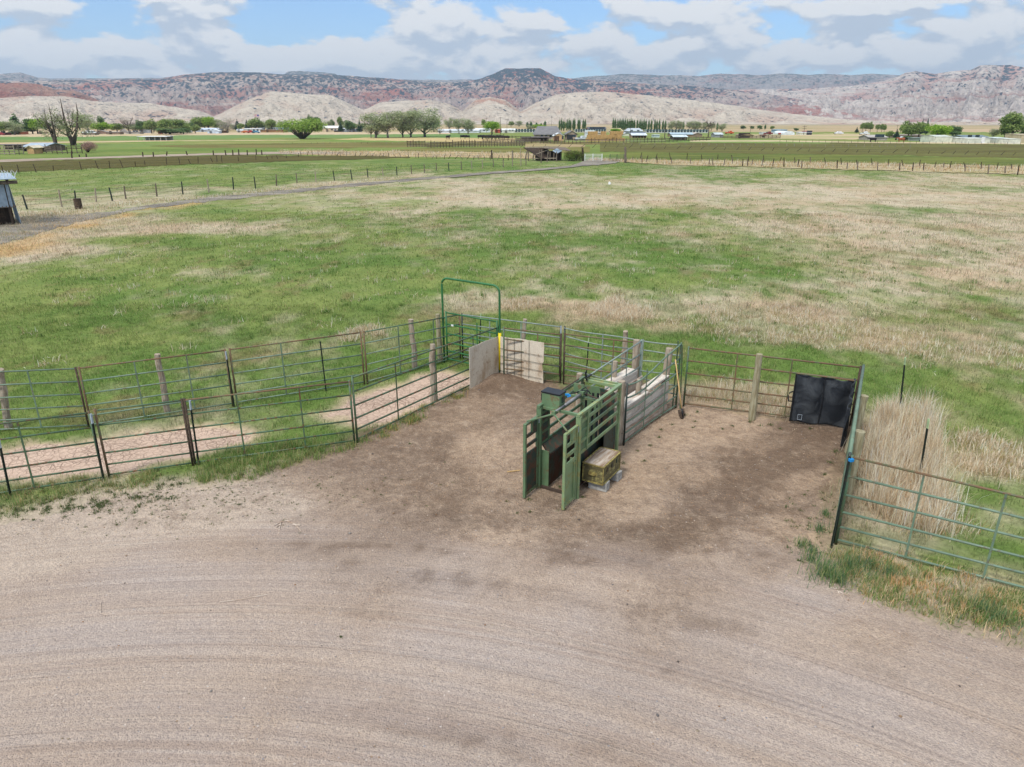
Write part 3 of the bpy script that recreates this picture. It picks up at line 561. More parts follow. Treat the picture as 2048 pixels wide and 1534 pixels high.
hills('hills', [(-420, 168), (0, 166), (40, 165), (75, 168), (110, 178), (150, 182), (190, 196), (215, 212), (260, 228), (330, 244), (700, 250)], 2300, 2900, mh_red, 71, 1.0, .5, .3, 1, (-420, 640))
hills('foothills', [(-420, 200), (0, 196), (60, 192), (130, 193), (190, 203), (300, 207), (340, 213), (400, 222), (428, 233), (450, 222), (500, 198), (540, 182), (570, 184), (610, 188), (660, 190), (690, 203), (728, 220), (760, 205), (800, 202), (860, 200), (900, 208), (925, 222), (950, 200), (980, 193), (1010, 200), (1042, 222), (1075, 204), (1110, 190), (1150, 185), (1210, 183), (1290, 190), (1350, 196), (1420, 204), (1500, 216), (1580, 227), (1680, 238), (1800, 244), (2480, 245)],
      1450, 2350, mh_tan, 91, .95, .62, .3, .4)

# ------------------------------------------------------------------ cattle panels
HS6 = [.07, .32, .60, .92, 1.26, 1.6]
def gz(p):
    return float(near_h(np.array([p.x]), np.array([p.y]))[0])
def panel(label, L, Rr, hL=1.62, hR=1.62, rails=HS6, stays=(.33, .66), mat='pipe', top=None, ends=('pipe', 'pipe'), r=.021, bend=None, cat='fence panel', group='pipe corral panels', name='corral_panel', end_r=.026, endh=.04):
    d = Rr - L; ln = d.length; rt = thing(name, (L.x, L.y, 0), label, cat, group, math.atan2(d.y, d.x)); k0 = hL / 1.6; k1 = hR / 1.6
    for i, z in enumerate(rails):
        pts = []
        for j in range(13 if bend else 2):
            t = j / (12 if bend else 1); off = bend(t, i) if bend else (0, 0)
            pts.append((t * ln, off[0], z * (k0 + (k1 - k0) * t) + off[1]))
        MB().tube(pts, r).build('rail', M[top if (top and i == len(rails) - 1) else mat], rt, smooth=True)
    for t in stays:
        z1 = rails[-1] * (k0 + (k1 - k0) * t); y = bend(t, 3)[0] if bend else 0
        MB().box((t * ln, y - .022, (z1 + rails[0]) / 2), (.035, .012, z1 - rails[0])).build('stay', M[mat], rt)
    for x, h, mm in ((0, hL, ends[0]), (ln, hR, ends[1])):
        MB().tube([(x, 0, -.05), (x, 0, h + endh)], end_r, 8).build('upright', M[mm], rt, smooth=True)
    return rt
def tpost(b, t, label, tip='pale_cap', mat='tpost', group='steel posts along the corral'):
    g = G(*b); tp = top_at(b, t); rt = thing('steel_post', (g.x, g.y, 0), label, 'post', group); d = tp - Vector((g.x, g.y, 0))
    m = MB(); n0 = len(m.v); m.bar((0, 0, -.15), d * .86, .045, .012).bar(Vector((0, .018, -.15)), d * .86 + Vector((0, .018, 0)), .010, .036)
    for k in range(14): m.box(d * (.12 + .05 * k) + Vector((0, -.012, 0)), (.02, .012, .02))
    m.build('shaft', M[mat], rt); MB().bar(d * .86, d, .046, .014).bar(d * .86 + Vector((0, .018, 0)), d + Vector((0, .018, 0)), .012, .036).build('painted_tip', M[tip], rt); return rt
def wpost(b, t, label, r=.075, mat='post', crook=0, group='round wooden corral posts', seed=0):
    g = G(*b); tp = top_at(b, t); d = tp - Vector((g.x, g.y, 0)); rr = random.Random(seed + int(b[0])); pts = []; rs = []
    for i in range(9):
        u = i / 8; pts.append(d * u + Vector((rr.uniform(-1, 1) * crook, rr.uniform(-1, 1) * crook, -.12 if i == 0 else 0))); rs.append(r * (1.12 - .2 * u) * (1 + rr.uniform(-.08, .08)))
    o = MB().tube(pts, rs, 12).build('wooden_post', M[mat], None, bevel=.006, smooth=False); o.location = (g.x, g.y, 0)
    return tag(o, label, 'post', group)

gx = G
# back row, from the left edge to the bow gate corner
A0 = G(-160, 872); a0 = G(178, 855); a0b = G(184, 854); a1 = G(466, 811); a1b = G(475, 809); a2 = G(729, 768); a2b = G(735, 767); a3 = G(921, 716)
panel('green pipe panel running out of the left edge, back row', A0, a0, stays=(.18, .72), mat='pipe_teal', ends=('pipe', 'rust'))
panel('back-row pipe panel with rusty top rail crossing the leaning split post', a0b, a1, stays=(.36, .72), mat='pipe_teal', top='pipe_rust', ends=('pipe_rust', 'pipe_rust'))
panel('back-row pipe panel with brown top rail between the silver-tipped post and the rusty joint', a1b, a2, stays=(.37,), mat='pipe_teal', top='pipe_rust', ends=('pipe_rust', 'pipe_rust'))
panel('green back-row pipe panel ending behind the tall bow gate', a2b, a3, hR=1.5, stays=(.33, .7), mat='pipe_teal', top='pipe', ends=('pipe_rust', 'pipe_rust'))
tpost((468, 812), (451, 703), 'silver-tipped dark steel post in the back row, nearer to the grass', 'silver')
tpost((652, 782), (640, 683), 'thin dark steel post midway along the brown-topped back panel', 'tpost')
# front row
B0l = G(-170, 1018); b0 = G(208, 960); b0b = G(219, 955); b1 = G(386, 931); b1b = G(391, 930); b2 = G(709, 886); b2b = G(715, 884); b3 = G(998, 746)
panel('front-row green pipe panel leaving the frame at lower left', B0l, b0, stays=(.15, .62), mat='pipe', ends=('pipe', 'pipe'))
panel('short front-row pipe panel between two pairs of end posts, cracked mud behind', b0b, b1, stays=(), mat='pipe', ends=('pipe_rust', 'rust'))
panel('front-row pipe panel behind the thick green grass, ending at the corral bend', b1b, b2, stays=(.3, .68), mat='pipe', top='pipe_rust', ends=('rust', 'pipe'))
panel('green pipe panel running from the bend up to the strand board by the bow gate', b2b, b3, hL=1.7, hR=1.5, stays=(.24, .5, .78), mat='pipe', ends=('pipe', 'pipe'), r=.024)
tpost((207, 961), (181, 828), 'silver-tipped steel post by the short front panel, left of the pair', 'silver')
tpost((397, 930), (379, 801), 'silver-tipped steel post with rust beside the short front panel, right of the pair', 'silver')
tpost((20, 993), (-3, 880), 'silver-tipped steel post cut by the left edge of the view', 'silver')
# round posts
wpost((17, 858), (0, 738), 'knotty grey post at the far left edge in the back row', .085, crook=.02)
wpost((337, 826), (313, 708), 'crooked split grey post leaning behind the rusty-topped panel', .08, crook=.03)
wpost((831, 736), (821, 639), 'leaning split post left of the bow gate in the back row', .085, crook=.02)
wpost((881, 722), (875, 628), 'straight brown treated post just left of the bow gate', .08, 'post_fresh')
wpost((868, 802), (864, 688), 'rough grey post standing at the edge of the cracked mud in the front row', .085, crook=.02)
wpost((1041, 732), (1050, 638), 'leaning grey post behind the pale strand board right of the gate', .07, crook=.01)
wpost((1245, 752), (1251, 662), 'rough split post with a thick bulge in the back fence, left of the chute alley', .08, crook=.02)

# bow gate
gL = G(889, 724); gR = G(1000, 749); hb = 2.82
rt = thing('bow_gate', (gL.x, gL.y, 0), 'tall bright green bow gate frame with a six-rail gate hung in it', 'gate', None, math.atan2(gR.y - gL.y, gR.x - gL.x)); w = (gR - gL).length
arc = lambda cx, sgn: [(cx + sgn * .22 * math.cos(a) * -1 + 0, 0, hb - .22 + .22 * math.sin(a)) for a in [R(q) for q in (0, 22, 45, 67, 90)]]
pts = [(0, 0, -.05), (0, 0, 1.5)] + [(.22 - .22 * math.cos(R(a)), 0, hb - .22 + .22 * math.sin(R(a))) for a in (0, 22, 45, 67, 90)] + [(w - .22 + .22 * math.sin(R(a)), 0, hb - .22 + .22 * math.cos(R(a))) for a in (0, 22, 45, 67, 90)] + [(w, 0, 1.5), (w, 0, -.05)]
MB().tube(pts, .034, 10).build('bow_frame', M['pipe_bright'], rt, smooth=True)
MB().tube([(w, 0, .16), (w, 0, 1.36)], .047, 12).build('yellow_sleeve', M['yellow'], rt, smooth=True)
for z in (.14, .42, .70, 1.0, 1.32, 1.7): MB().tube([(.13, 0, z), (w - .1, 0, z)], .024).build('rail', M['pipe_bright'], rt, smooth=True)
for x in (.13, w - .1): MB().tube([(x, 0, .1), (x, 0, 1.74)], .028).build('upright', M['pipe_bright'], rt, smooth=True)
MB().box((w * .62, -.03, .85), (.035, .012, 1.4)).build('stay', M['pipe_bright'], rt)
for z in (.4, 1.5): MB().tube([(.01, 0, z), (.13, 0, z)], .018).build('hinge', M['pipe_bright'], rt)
MB().box((.4, -.03, 1.32), (.09, .02, .05)).build('latch', M['white'], rt); MB().tube([(.25, -.03, 1.0), (.42, -.05, 1.02)], .014).build('latch_rod', M['pipe_bright'], rt)
# strand boards wired on each side of the yellow sleeve
def board(label, bl, tl, br, tr, ragged, side):
    L = G(*bl); Rr = G(*br); d = Rr - L; ln = d.length; hl = hgt(bl, tl)[0]; hr = hgt(br, tr)[0]
    nrm = Vector((-d.y, d.x, 0)).normalized() * (-.06 if side else -.05)
    rt = thing('strand_board', (L.x + nrm.x, L.y + nrm.y, 0), label, 'board', 'strand boards in the corral corner', math.atan2(d.y, d.x))
    rr = random.Random(4); n = 14; top = [(ln * i / n, 0, hl + (hr - hl) * i / n + (.012 * rr.uniform(-1, 1))) for i in range(n + 1)]
    if ragged: sidep = [(ln + rr.uniform(-.07, .02), 0, hr * q) for q in (.86, .74, .62, .55, .5, .42, .3, .12)]
    else: sidep = []
    poly = [(0, 0, .05)] + top + sidep + [(ln, 0, .05)]; poly = poly[::-1]
    m = MB(); m.slab([Vector(p) for p in poly], .014); m.build('sheet', M['osb'], rt); return rt, ln, hl, hr
board('weathered strand board sheet on the left of the yellow sleeve', (937, 780), (934, 695), (996, 748), (995, 671), False, True)
rt, ln, hl, hr = board('pale strand board sheet with ragged edge and wire grid, right of the yellow sleeve', (1003, 750), (1003, 672), (1088, 769), (1089, 684), True, False)
for t in (.34, .50, .68): MB().tube([(ln * t, -.03, .12), (ln * t, -.03, hl + (hr - hl) * t - .01)], .006, 5).build('grid_wire', M['tpost'], rt)
for z in (.18, .42, .66, .9): MB().tube([(.0, -.035, z), (ln * .98, -.035, z + .02)], .006, 5).build('grid_wire', M['tpost'], rt)

# double fence behind the chute: silver outer panels and brown inner panels
c0 = G(926, 717); c1 = G(1119, 753); c1b = G(1127, 754); c2 = G(1352, 806)
wav = lambda t, i: (.04 * math.sin(t * 5 + i), -.07 * math.sin(math.pi * t) * (1 if i > 1 else .4) + .02 * math.sin(9 * t + i * 2))
panel('silver-green outer panel running right from behind the bow gate', c0, c1, 1.52, 1.6, stays=(.3, .62), mat='pipe_silver', ends=('tpost', 'tpost'))
panel('long silver outer panel with sagging wavy rails ending at the corner post', c1b, c2, 1.6, 1.72, rails=[.25, .5, .78, 1.05, 1.32, 1.6], stays=(.36, .7), mat='pipe_silver', ends=('tpost', 'pipe'), bend=wav, r=.019)
d0 = G(1008, 757); d1 = G(1120, 768); d1b = G(1127, 770); d2 = G(1274, 790)
panel('brown-railed inner panel behind the ragged strand board', d0, d1, 1.62, 1.55, stays=(.6,), mat='pipe_rust', ends=('pipe', 'rust'))
panel('brown-railed inner panel between the twin posts and the chute alley', d1b, d2, 1.6, 1.58, stays=(.66,), mat='pipe_rust', ends=('rust', 'pipe_rust'), r=.022)
tpost((958, 700), (962, 627), 'pale-tipped steel post seen through the bow gate')
tpost((1172, 756), (1178, 672), 'pale green tipped black steel post in front of the silver panel')
tpost((1122, 762), (1122, 652), 'dark twin steel post with silver tip where the brown and silver panels meet', 'silver')
# right hand pen
R1l = G(1367, 812); R1r = G(1700, 852); R2a = G(1696, 852); R2b = G(1668, 1082)
panel('brown-topped pipe panel across the back of the right pen carrying the black tarp', R1l, R1r, 1.70, 1.62, stays=(.3, .62), mat='pipe_rust', top='pipe_rust', ends=('pipe', 'rust'), r=.023)
panel('worn pale green panel seen nearly end-on along the right side of the pen', R2a + Vector((.12, 0, 0)), R2b, 1.66, 1.82, rails=[.06, .19, .33, .47, .61, .75, .9, 1.05, 1.2, 1.4, 1.6], stays=(.2, .5, .8), mat='pipe_teal', ends=('pipe', 'tpost'), r=.036)
R3l = G(1672, 1086); R3r = G(2330, 1255)
panel('green pipe panel with brown top rail leaving the frame at lower right', R3l, R3r, 1.80, 1.62, stays=(.24, .49, .76), mat='pipe_teal', top='pipe_rust', ends=('pipe', 'pipe'), r=.023)
tpost((1663, 1093), (1701, 913), 'dark steel corner post with blue tie at the front of the right pen', 'tpost')
bt = bpy.data.objects['steel_post'] if False else [o for o in bpy.data.objects if o.get('label') == 'dark steel corner post with blue tie at the front of the right pen'][0]; hh0 = hgt((1663, 1093), (1701, 913))[0]; MB().box((.06, -.02, hh0 - .06), (.08, .07, .06), Matrix.Rotation(R(20), 3, 'Z')).build('blue_tie', M['blue'], bt, bevel=.01)
tpost((1801, 818), (1811, 715), 'pale-tipped black steel post standing in the green grass beyond the dry clump')
tpost((1838, 968), (1858, 838), 'pale-tipped black steel post behind the dry clump, nearest the lower right panel')
wpost((1503, 841), (1519, 708), 'straight round post at the middle of the brown-topped right pen panel', .085, 'post_fresh')
wpost((1698, 905), (1729, 791), 'leaning treated post behind the pale green panel, farther of two', .10, 'post_fresh')
wpost((1690, 1000), (1721, 862), 'leaning treated post behind the pale green panel, nearer of two', .105, 'post_fresh')
tpost((1345, 818), (1357, 682), 'green corner post where the alley panel meets the silver panel', 'pipe', 'pipe')
tpost((1361, 818), (1365, 690), 'green steel post beside the shovel at the right pen corner', 'pipe', 'pipe')
# alley along the planks
aR0 = Vector((2.69, 15.89, 0)); aR1 = Vector((4.49, 18.29, 0)); ad = (aR1 - aR0).normalized(); an = Vector((-ad.y, ad.x, 0)); arz = math.atan2(ad.y, ad.x)
sag = lambda t, i: (.05 * math.sin(math.pi * t), (-.16 * math.sin(math.pi * min(1, t * 1.4)) * (1 - t) - .1 * math.sin(math.pi * t)) * (i / 5))
panel('bent green pipe panel in front of the plank wall, right side of the alley', aR0 - an * .07, aR1 - an * .07, 1.58, 1.86, stays=(.36, .74), mat='pipe_teal', ends=('tpost', 'pipe'), bend=sag, r=.021)
aL0 = aR0 + an * .78 + ad * -.6; aL1 = aR0 + an * .78 + ad * 2.35
panel('silver-green pipe panel along the left side of the alley behind the chute', aL0, aL1, 1.72, 1.95, stays=(.45, .72), mat='pipe_silver', ends=('pipe_silver', 'pipe_silver'), r=.021, rails=[.4, .7, 1.0, 1.3, 1.6])
def plankwall(label, o, x0, x1, boards, capz, capw, cap_side, mat, capname='cap_board'):
    rt = thing('plank_wall', (o.x, o.y, 0), label, 'plank wall', 'plank walls of the chute alley', arz)
    z = .04
    for i, h in enumerate(boards):
        MB().box(((x0 + x1) / 2 + random.uniform(-.03, .03), random.uniform(-.006, .006), z + h / 2), (x1 - x0, .045, h - .014)).build('board', M[mat[i % len(mat)]], rt, bevel=.006); z += h
    return rt
rw = plankwall('tall weathered plank wall with white cap boards behind the bent panel', aR0 + an * .05, .05, 2.62, [.29, .29, .28], .9, .3, 1, ['plank_brown', 'plank', 'plank'])
MB().box((.72, .12, .935), (1.38, .34, .055)).build('cap_board', M['plank'], rw, bevel=.008)
MB().box((2.06, .12, 1.0), (1.18, .26, .055), Matrix.Rotation(R(-2), 3, 'Y')).build('cap_board', M['plank'], rw, bevel=.008)
lw = plankwall('thick double plank wall with broad white top on the left of the alley', aR0 + an * .76, .4, 2.5, [.3, .3, .3], .9, .3, 1, ['plank_brown', 'plank'])
MB().box((1.55, .14, 1.02), (1.25, .30, .34)).build('top_beam', M['plank'], lw, bevel=.012)
MB().box((.45, .14, .80), (.8, .34, .05)).build('cap_board', M['plank'], lw, bevel=.008)
def wp_xy(s, off, h, label, r=.08, mat='post', lean=0):
    g = aR0 + ad * s + an * off; rr = random.Random(int(s * 100)); pts = []; rs = []
    for i in range(7):
        u = i / 6; pts.append((rr.uniform(-.008, .008) + lean * u, rr.uniform(-.008, .008), h * u - .1 * (i == 0))); rs.append(r * (1.08 - .14 * u) * (1 + rr.uniform(-.06, .06)))
    o = MB().tube(pts, rs, 12).build('wooden_post', M[mat], None, bevel=.006); o.location = g; return tag(o, label, 'post', 'round wooden corral posts')
wp_xy(2.45, .98, 1.92, 'thick grey post rising behind the broad white beam of the alley', .095)
wp_xy(1.3, .98, 1.62, 'thin leaning post at the left of the alley behind the white beam', .07)
wp_xy(-.45, .98, 1.78, 'post top just showing behind the back left corner of the chute', .075)
wp_xy(1.05, .19, 1.36, 'short post between the two white cap boards of the alley wall', .07, lean=.05)
wp_xy(2.66, .19, 1.78, 'thick leaning post at the far end of the plank wall', .1, lean=.08)
wp_xy(-.02, .07, 1.66, 'round-topped post wedged between the chute and the plank wall', .095)
for s, off in ((1.02, -.03), (2.55, -.02)):
    pass

# ------------------------------------------------------------------ squeeze chute
CO = Vector((.60, 13.75, 0)); cr_ = math.atan2(.852, .523) - math.pi / 2
ch = thing('squeeze_chute', CO, 'green steel cattle squeeze chute with open head gate and control box', 'cattle chute', None, cr_)
CW, CL, CH = .92, 2.0, 1.88
def cb(name, mat, *bars, bevel=.006, parent=ch):
    m = MB()
    for b in bars: m.bar(*b)
    return m.build(name, M[mat], parent, bevel=bevel)
for x in (0, CW):
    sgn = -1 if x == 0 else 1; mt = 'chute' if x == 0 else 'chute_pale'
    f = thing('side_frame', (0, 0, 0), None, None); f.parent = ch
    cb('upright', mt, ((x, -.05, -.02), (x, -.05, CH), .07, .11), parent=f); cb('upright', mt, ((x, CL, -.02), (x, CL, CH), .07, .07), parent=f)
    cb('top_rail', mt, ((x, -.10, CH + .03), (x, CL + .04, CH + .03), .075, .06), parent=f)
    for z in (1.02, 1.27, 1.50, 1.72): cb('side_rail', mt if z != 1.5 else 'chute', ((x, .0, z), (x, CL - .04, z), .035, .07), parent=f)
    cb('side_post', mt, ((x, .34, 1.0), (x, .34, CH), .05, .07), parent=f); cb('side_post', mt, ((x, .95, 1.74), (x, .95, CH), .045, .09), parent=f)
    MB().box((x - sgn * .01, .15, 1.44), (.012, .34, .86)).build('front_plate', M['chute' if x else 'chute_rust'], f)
# belly plates: sloping shelf, then a plate down to the ground
def prof(x0, x1, sgn):
    m = MB(); ys = (.03, CL - .06)
    for (xa, za, xb, zb) in ((x0, 1.0, x1, .78), (x1, .78, x1 - .04 * sgn, .02)):
        p = [(xa, ys[0], za), (xa, ys[1], za), (xb, ys[1], zb), (xb, ys[0], zb)]
        if sgn < 0: p = p[::-1]
        m.slab([Vector(q) for q in p], .012)
    return m
prof(.02, .20, 1).build('belly_plate', M['chute_dark'], ch); prof(CW - .02, CW - .20, -1).build('belly_plate', M['chute_dark'], ch)
MB().box((.11, .02, .45), (.2, .02, .88)).build('front_shield', M['chute'], ch, bevel=.004); MB().box((CW - .11, .02, .45), (.2, .02, .88)).build('front_shield', M['chute'], ch, bevel=.004)
MB().box((.125, .7, .905), (.24, 1.3, .012), Matrix.Rotation(R(50), 3, 'Y')).build('shelf_plate', M['chute_rust'], ch)
for x in (.0, CW):
    sgn = 1 if x == 0 else -1
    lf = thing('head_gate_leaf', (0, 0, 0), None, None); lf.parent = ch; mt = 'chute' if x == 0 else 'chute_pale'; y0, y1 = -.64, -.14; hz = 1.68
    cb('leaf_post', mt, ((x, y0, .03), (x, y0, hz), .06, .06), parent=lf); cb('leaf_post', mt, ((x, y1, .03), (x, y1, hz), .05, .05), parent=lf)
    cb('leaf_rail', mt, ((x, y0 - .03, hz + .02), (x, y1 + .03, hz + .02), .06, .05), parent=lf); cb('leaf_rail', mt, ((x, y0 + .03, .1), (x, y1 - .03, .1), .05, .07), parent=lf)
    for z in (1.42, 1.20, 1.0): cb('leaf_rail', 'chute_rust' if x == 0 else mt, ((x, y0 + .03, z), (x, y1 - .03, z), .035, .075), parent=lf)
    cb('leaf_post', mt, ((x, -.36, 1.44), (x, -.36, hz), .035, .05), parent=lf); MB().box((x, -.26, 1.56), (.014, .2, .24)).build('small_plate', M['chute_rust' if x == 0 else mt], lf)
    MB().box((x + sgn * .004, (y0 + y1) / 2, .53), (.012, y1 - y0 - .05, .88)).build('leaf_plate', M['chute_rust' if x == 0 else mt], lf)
    cb('leaf_post', mt, ((x - sgn * .02, y1 - .1, .12), (x - sgn * .02, y1 - .1, .95), .03, .04), parent=lf)
    cb('leaf_arm', 'chute', ((.44, -.24, 1.90), (x, -.58, 1.76), .03, .03), parent=lf); cb('hinge_pin', 'silver', ((x + .01, y1 + .05, 1.55), (x + .01, y1 + .05, 1.68), .03, .03), parent=lf)
cb('cross_bar', 'chute', ((0, .05, CH - .02), (CW, .05, CH - .02), .06, .06)); cb('cross_bar', 'chute', ((0, 1.02, CH - .04), (CW, 1.02, CH - .04), .06, .06)); cb('cross_bar', 'chute_pale', ((0, CL, CH - .02), (CW, CL, CH - .02), .07, .07)); cb('cross_bar', 'chute_pale', ((.05, CL + .09, CH + .01), (CW, CL + .09, CH + .01), .04, .05))
MB().tube([(.44, -.26, 1.93), (.445, .25, 1.93)], .022).build('ram_rod', M['steel'], ch, smooth=True); MB().tube([(.445, .22, 1.93), (.46, .95, 1.94)], .035, 10).build('ram_cylinder', M['steel'], ch, smooth=True)
MB().box((.44, -.24, 1.92), (.08, .08, .09)).build('ram_yoke', M['chute'], ch, bevel=.005)
MB().box((.32, 1.12, 2.0), (.24, .02, .2)).box((.46, 1.0, 1.96), (.14, .16, .1)).build('valve_bracket', M['chute'], ch, bevel=.004)
MB().tube([(.40, .9, 2.0), (.5, 1.0, 2.02), (.56, 1.12, 1.98), (.62, 1.1, 1.93)], .014).tube([(.42, 1.0, 2.0), (.5, 1.1, 2.06), (.6, 1.02, 2.02), (.58, .9, 1.97)], .012).tube([(.2, .5, 2.02), (.3, .75, 1.98), (.4, .92, 1.98)], .012).build('hose', M['black'], ch, smooth=True)
MB().box((.27, .62, 2.0), (.12, .05, .03), Matrix.Rotation(R(35), 3, 'Z')).box((.32, .66, 1.99), (.1, .03, .03), Matrix.Rotation(R(-30), 3, 'Z')).box((.36, .58, 1.99), (.09, .03, .02), Matrix.Rotation(R(70), 3, 'Z')).build('blue_rope', M['blue'], ch)
MB().tube([(.55, 1.0, 1.95), (CW, .9, 1.93)], .018).build('control_rod', M['rust'], ch); MB().tube([(.04, .1, CH + .10), (.04, 1.7, CH + .10)], .016).build('control_rod', M['rust'], ch)
MB().tube([(.12, CL - .05, CH), (.10, CL - .1, CH + .22)], .02).box((.12, CL + .02, CH + .08), (.05, .3, .03)).build('lever', M['black'], ch)
bx = MB().box((.20, .18, 2.03), (.42, .26, .30)).build('control_box', M['chute'], ch, bevel=.01)
MB().box((.20, .18, 2.20), (.45, .29, .035)).build('lid', M['black'], bx, bevel=.008); MB().tube([(-.02, .12, 2.18), (-.05, .12, 2.12), (-.05, .12, 2.0), (-.02, .12, 1.93)], .012).build('cable', M['black'], bx, smooth=True)
MB().box((.42, .2, 2.06), (.02, .1, .12)).build('bracket', M['chute_dark'], bx)
for x0, x1 in ((.04, .44), (.48, CW - .04)):
    MB().box(((x0 + x1) / 2, CL - .1 + (.05 if x0 < .1 else -.02), .92), (x1 - x0, .02, 1.7), Matrix.Rotation(R(12 if x0 < .1 else -12), 3, 'Z')).build('tail_door', M['chute' if x0 < .1 else 'chute_dark'], ch, bevel=.004)
for x in (.36, .50, .60, .7): MB().box((x, 1.3 + x * .4, 1.02), (.05, .012, 1.55)).build('rubber_strap', M['dull_black'], ch)
for k in range(9): pass
MB().box((.46, -.02, .03), (CW, .06, .05)).box((.46, CL, .03), (CW, .06, .05)).build('floor_bar', M['rust'], ch)
MB().box((CW - .03, 1.62, .5), (.015, .62, .95)).build('side_door', M['chute_dark'], ch)
# dried hay and bits stuck to the straps are left to the ground litter

# trunk on two blocks, beside the chute
def loc(x, y, z=0): return CO + Vector((.852, -.523, 0)) * x + Vector((.523, .852, 0)) * y + Vector((0, 0, z))
tr = thing('storage_trunk', loc(1.07, .86, .20), 'worn ochre wooden trunk with handles standing on two concrete blocks', 'trunk', None, cr_)
MB().box((0, 0, .17), (.47, .88, .34)).build('body', M['trunk_side'], tr, bevel=.006)
lid = MB().box((0, 0, .385), (.49, .90, .085)).build('lid', M['trunk_side'], tr, bevel=.006)
MB().box((0, 0, .431), (.43, .84, .008)).build('lid_top', M['trunk_top'], lid)
for a, b in (((-.24, -.45), (.24, -.45)), ((.24, -.45), (.24, .45)), ((.24, .45), (-.24, .45)), ((-.24, .45), (-.24, -.45))):
    MB().bar((a[0], a[1], .425), (b[0], b[1], .425), .03, .02).build('edge_strip', M['trunk_edge'], lid); MB().bar((a[0], a[1], .015), (b[0], b[1], .015), .02, .03).build('edge_strip', M['trunk_edge'], tr)
for sx, sy in ((1, -1), (1, 1), (-1, -1), (-1, 1)): MB().box((sx * .238, sy * .443, .2), (.02, .02, .38)).build('corner_strip', M['trunk_edge'], tr)
for yy in (-.25, 0, .25): MB().box((.243, yy, .30), (.014, .05, .10)).build('hasp', M['chute_dark'], tr, bevel=.003)
MB().tube([(-.08, -.45, .22), (-.07, -.49, .21), (.05, -.49, .21), (.06, -.45, .22)], .014).box((-.01, -.447, .22), (.19, .01, .07)).build('handle', M['trunk_edge'], tr)
for k, (yy, lb) in enumerate(((.60, 'grey concrete block under the near end of the ochre trunk'), (1.20, 'grey concrete block under the far end of the ochre trunk'))):
    b = MB().box((0, 0, .1), (.42, .2, .2)).build('concrete_block', M['concrete'], None, bevel=.008); b.location = loc(1.14 + .03 * k, yy); b.rotation_euler = (0, 0, cr_ + R(3 - 8 * k)); tag(b, lb, 'concrete block', 'blocks under the trunk')

# shovel
sb = G(1366, 838); stp = top_at((1366, 838), (1357, 728)); rt = thing('shovel', (sb.x, sb.y, 0), 'long-handled shovel leaning on the green corner post', 'shovel', None)
d = Vector((stp.x - sb.x, .38, stp.z)); q = d.to_track_quat('Z', 'Y').to_matrix()
MB().tube([d * .16, d * .5, d], [.02, .019, .016], 10).build('handle', M['handle'], rt, smooth=True); MB().tube([d * .03, d * .18], .025, 10).build('socket', M['black'], rt, smooth=True)
m = MB(); nn = 7; rows = [(0.0, .02), (.04, .07), (.10, .10), (.20, .115), (.27, .115)]
for i, (z, wd) in enumerate(rows):
    for j in range(nn):
        u = j / (nn - 1) * 2 - 1; p = q @ Vector((u * wd, .03 * (1 - u * u) - .03, z)); m.v.append(tuple(p))
for i in range(len(rows) - 1):
    for j in range(nn - 1): a = i * nn + j; m.f.append((a, a + 1, a + nn + 1, a + nn))
bl = m.build('blade', M['rust'], rt, smooth=True); mo = bl.modifiers.new('solid', 'SOLIDIFY'); mo.thickness = .005

# black tarp cover on the right pen
def cloth(pts_fn, nu, nv, name, mat, parent, amp, seed, folds):
    m = MB()
    for i in range(nu):
        for j in range(nv):
            u, v = i / (nu - 1), j / (nv - 1); m.v.append(tuple(pts_fn(u, v)))
    for i in range(nu - 1):
        for j in range(nv - 1): a = i * nv + j; m.f.append((a, a + nv, a + nv + 1, a + 1))
    o = m.build(name, mat, parent, smooth=True); s = o.modifiers.new('solid', 'SOLIDIFY'); s.thickness = .01; return o
tp0 = G(1578, 846); tp1 = G(1690, 858); dd = tp1 - tp0; ln = dd.length
rt = thing('black_tarp', (tp0.x, tp0.y, 0), 'black sheet cover tied over the back corner of the right pen', 'tarp', None, math.atan2(dd.y, dd.x))
def tarp_f(u, v):
    f = .05 * math.sin(7 * u * 2 + 5 * (1 - v) + 3 * v * v) * (.3 + v) * (1 if u < .52 else .8) + .05 * math.exp(-((u - .5) / .02) ** 2) * -.4 + .03 * math.sin(14 * (u * .7 + v * .6)) * math.exp(-((u - .2) ** 2 + (v - .85) ** 2) * 7)
    f += .05 * math.sin(math.pi * u) * math.sin(math.pi * v)
    return (u * ln + .02 * math.sin(9 * v), -.07 - f, .08 + (.025 * math.sin(12 * u) if v < .05 else 0) + v * (1.33 - .05 * u + (-.03 * math.sin(math.pi * ((u * 2) % 1)))))
cloth(tarp_f, 60, 36, 'main_sheet', M['tarp'], rt, 0, 0, 0)
MB().tube([(0, -.1, .1), (0, -.09, 1.40)], .022).build('stiff_edge', M['black'], rt); MB().tube([(ln * .5, -.13, .12), (ln * .51, -.16, .7), (ln * .5, -.12, 1.36)], .012).build('seam', M['black'], rt)
MB().tube([(-.01, -.1, .93), (-.10, -.12, .90), (-.13, -.12, .78), (-.10, -.12, .66), (-.01, -.1, .66)], .018).build('strap', M['black'], rt, smooth=True)
m = MB(); x0, x1, z0, z1 = .17, .27, .18, .32
for a, b in (((x0, z0), (x1, z0)), ((x1, z0), (x1, z1)), ((x1, z1), (x0, z1)), ((x0, z1), (x0, z0))): m.bar((a[0], -.135, a[1]), (b[0], -.135, b[1]), .004, .006)
for k in range(4): m.bar((x0 + .03, -.135, z0 + .03 + k * .035), (x1 - .06 - .02 * (k % 2), -.135, z0 + .03 + k * .035), .003, .004)
m.build('printed_label', M['silver'], rt)
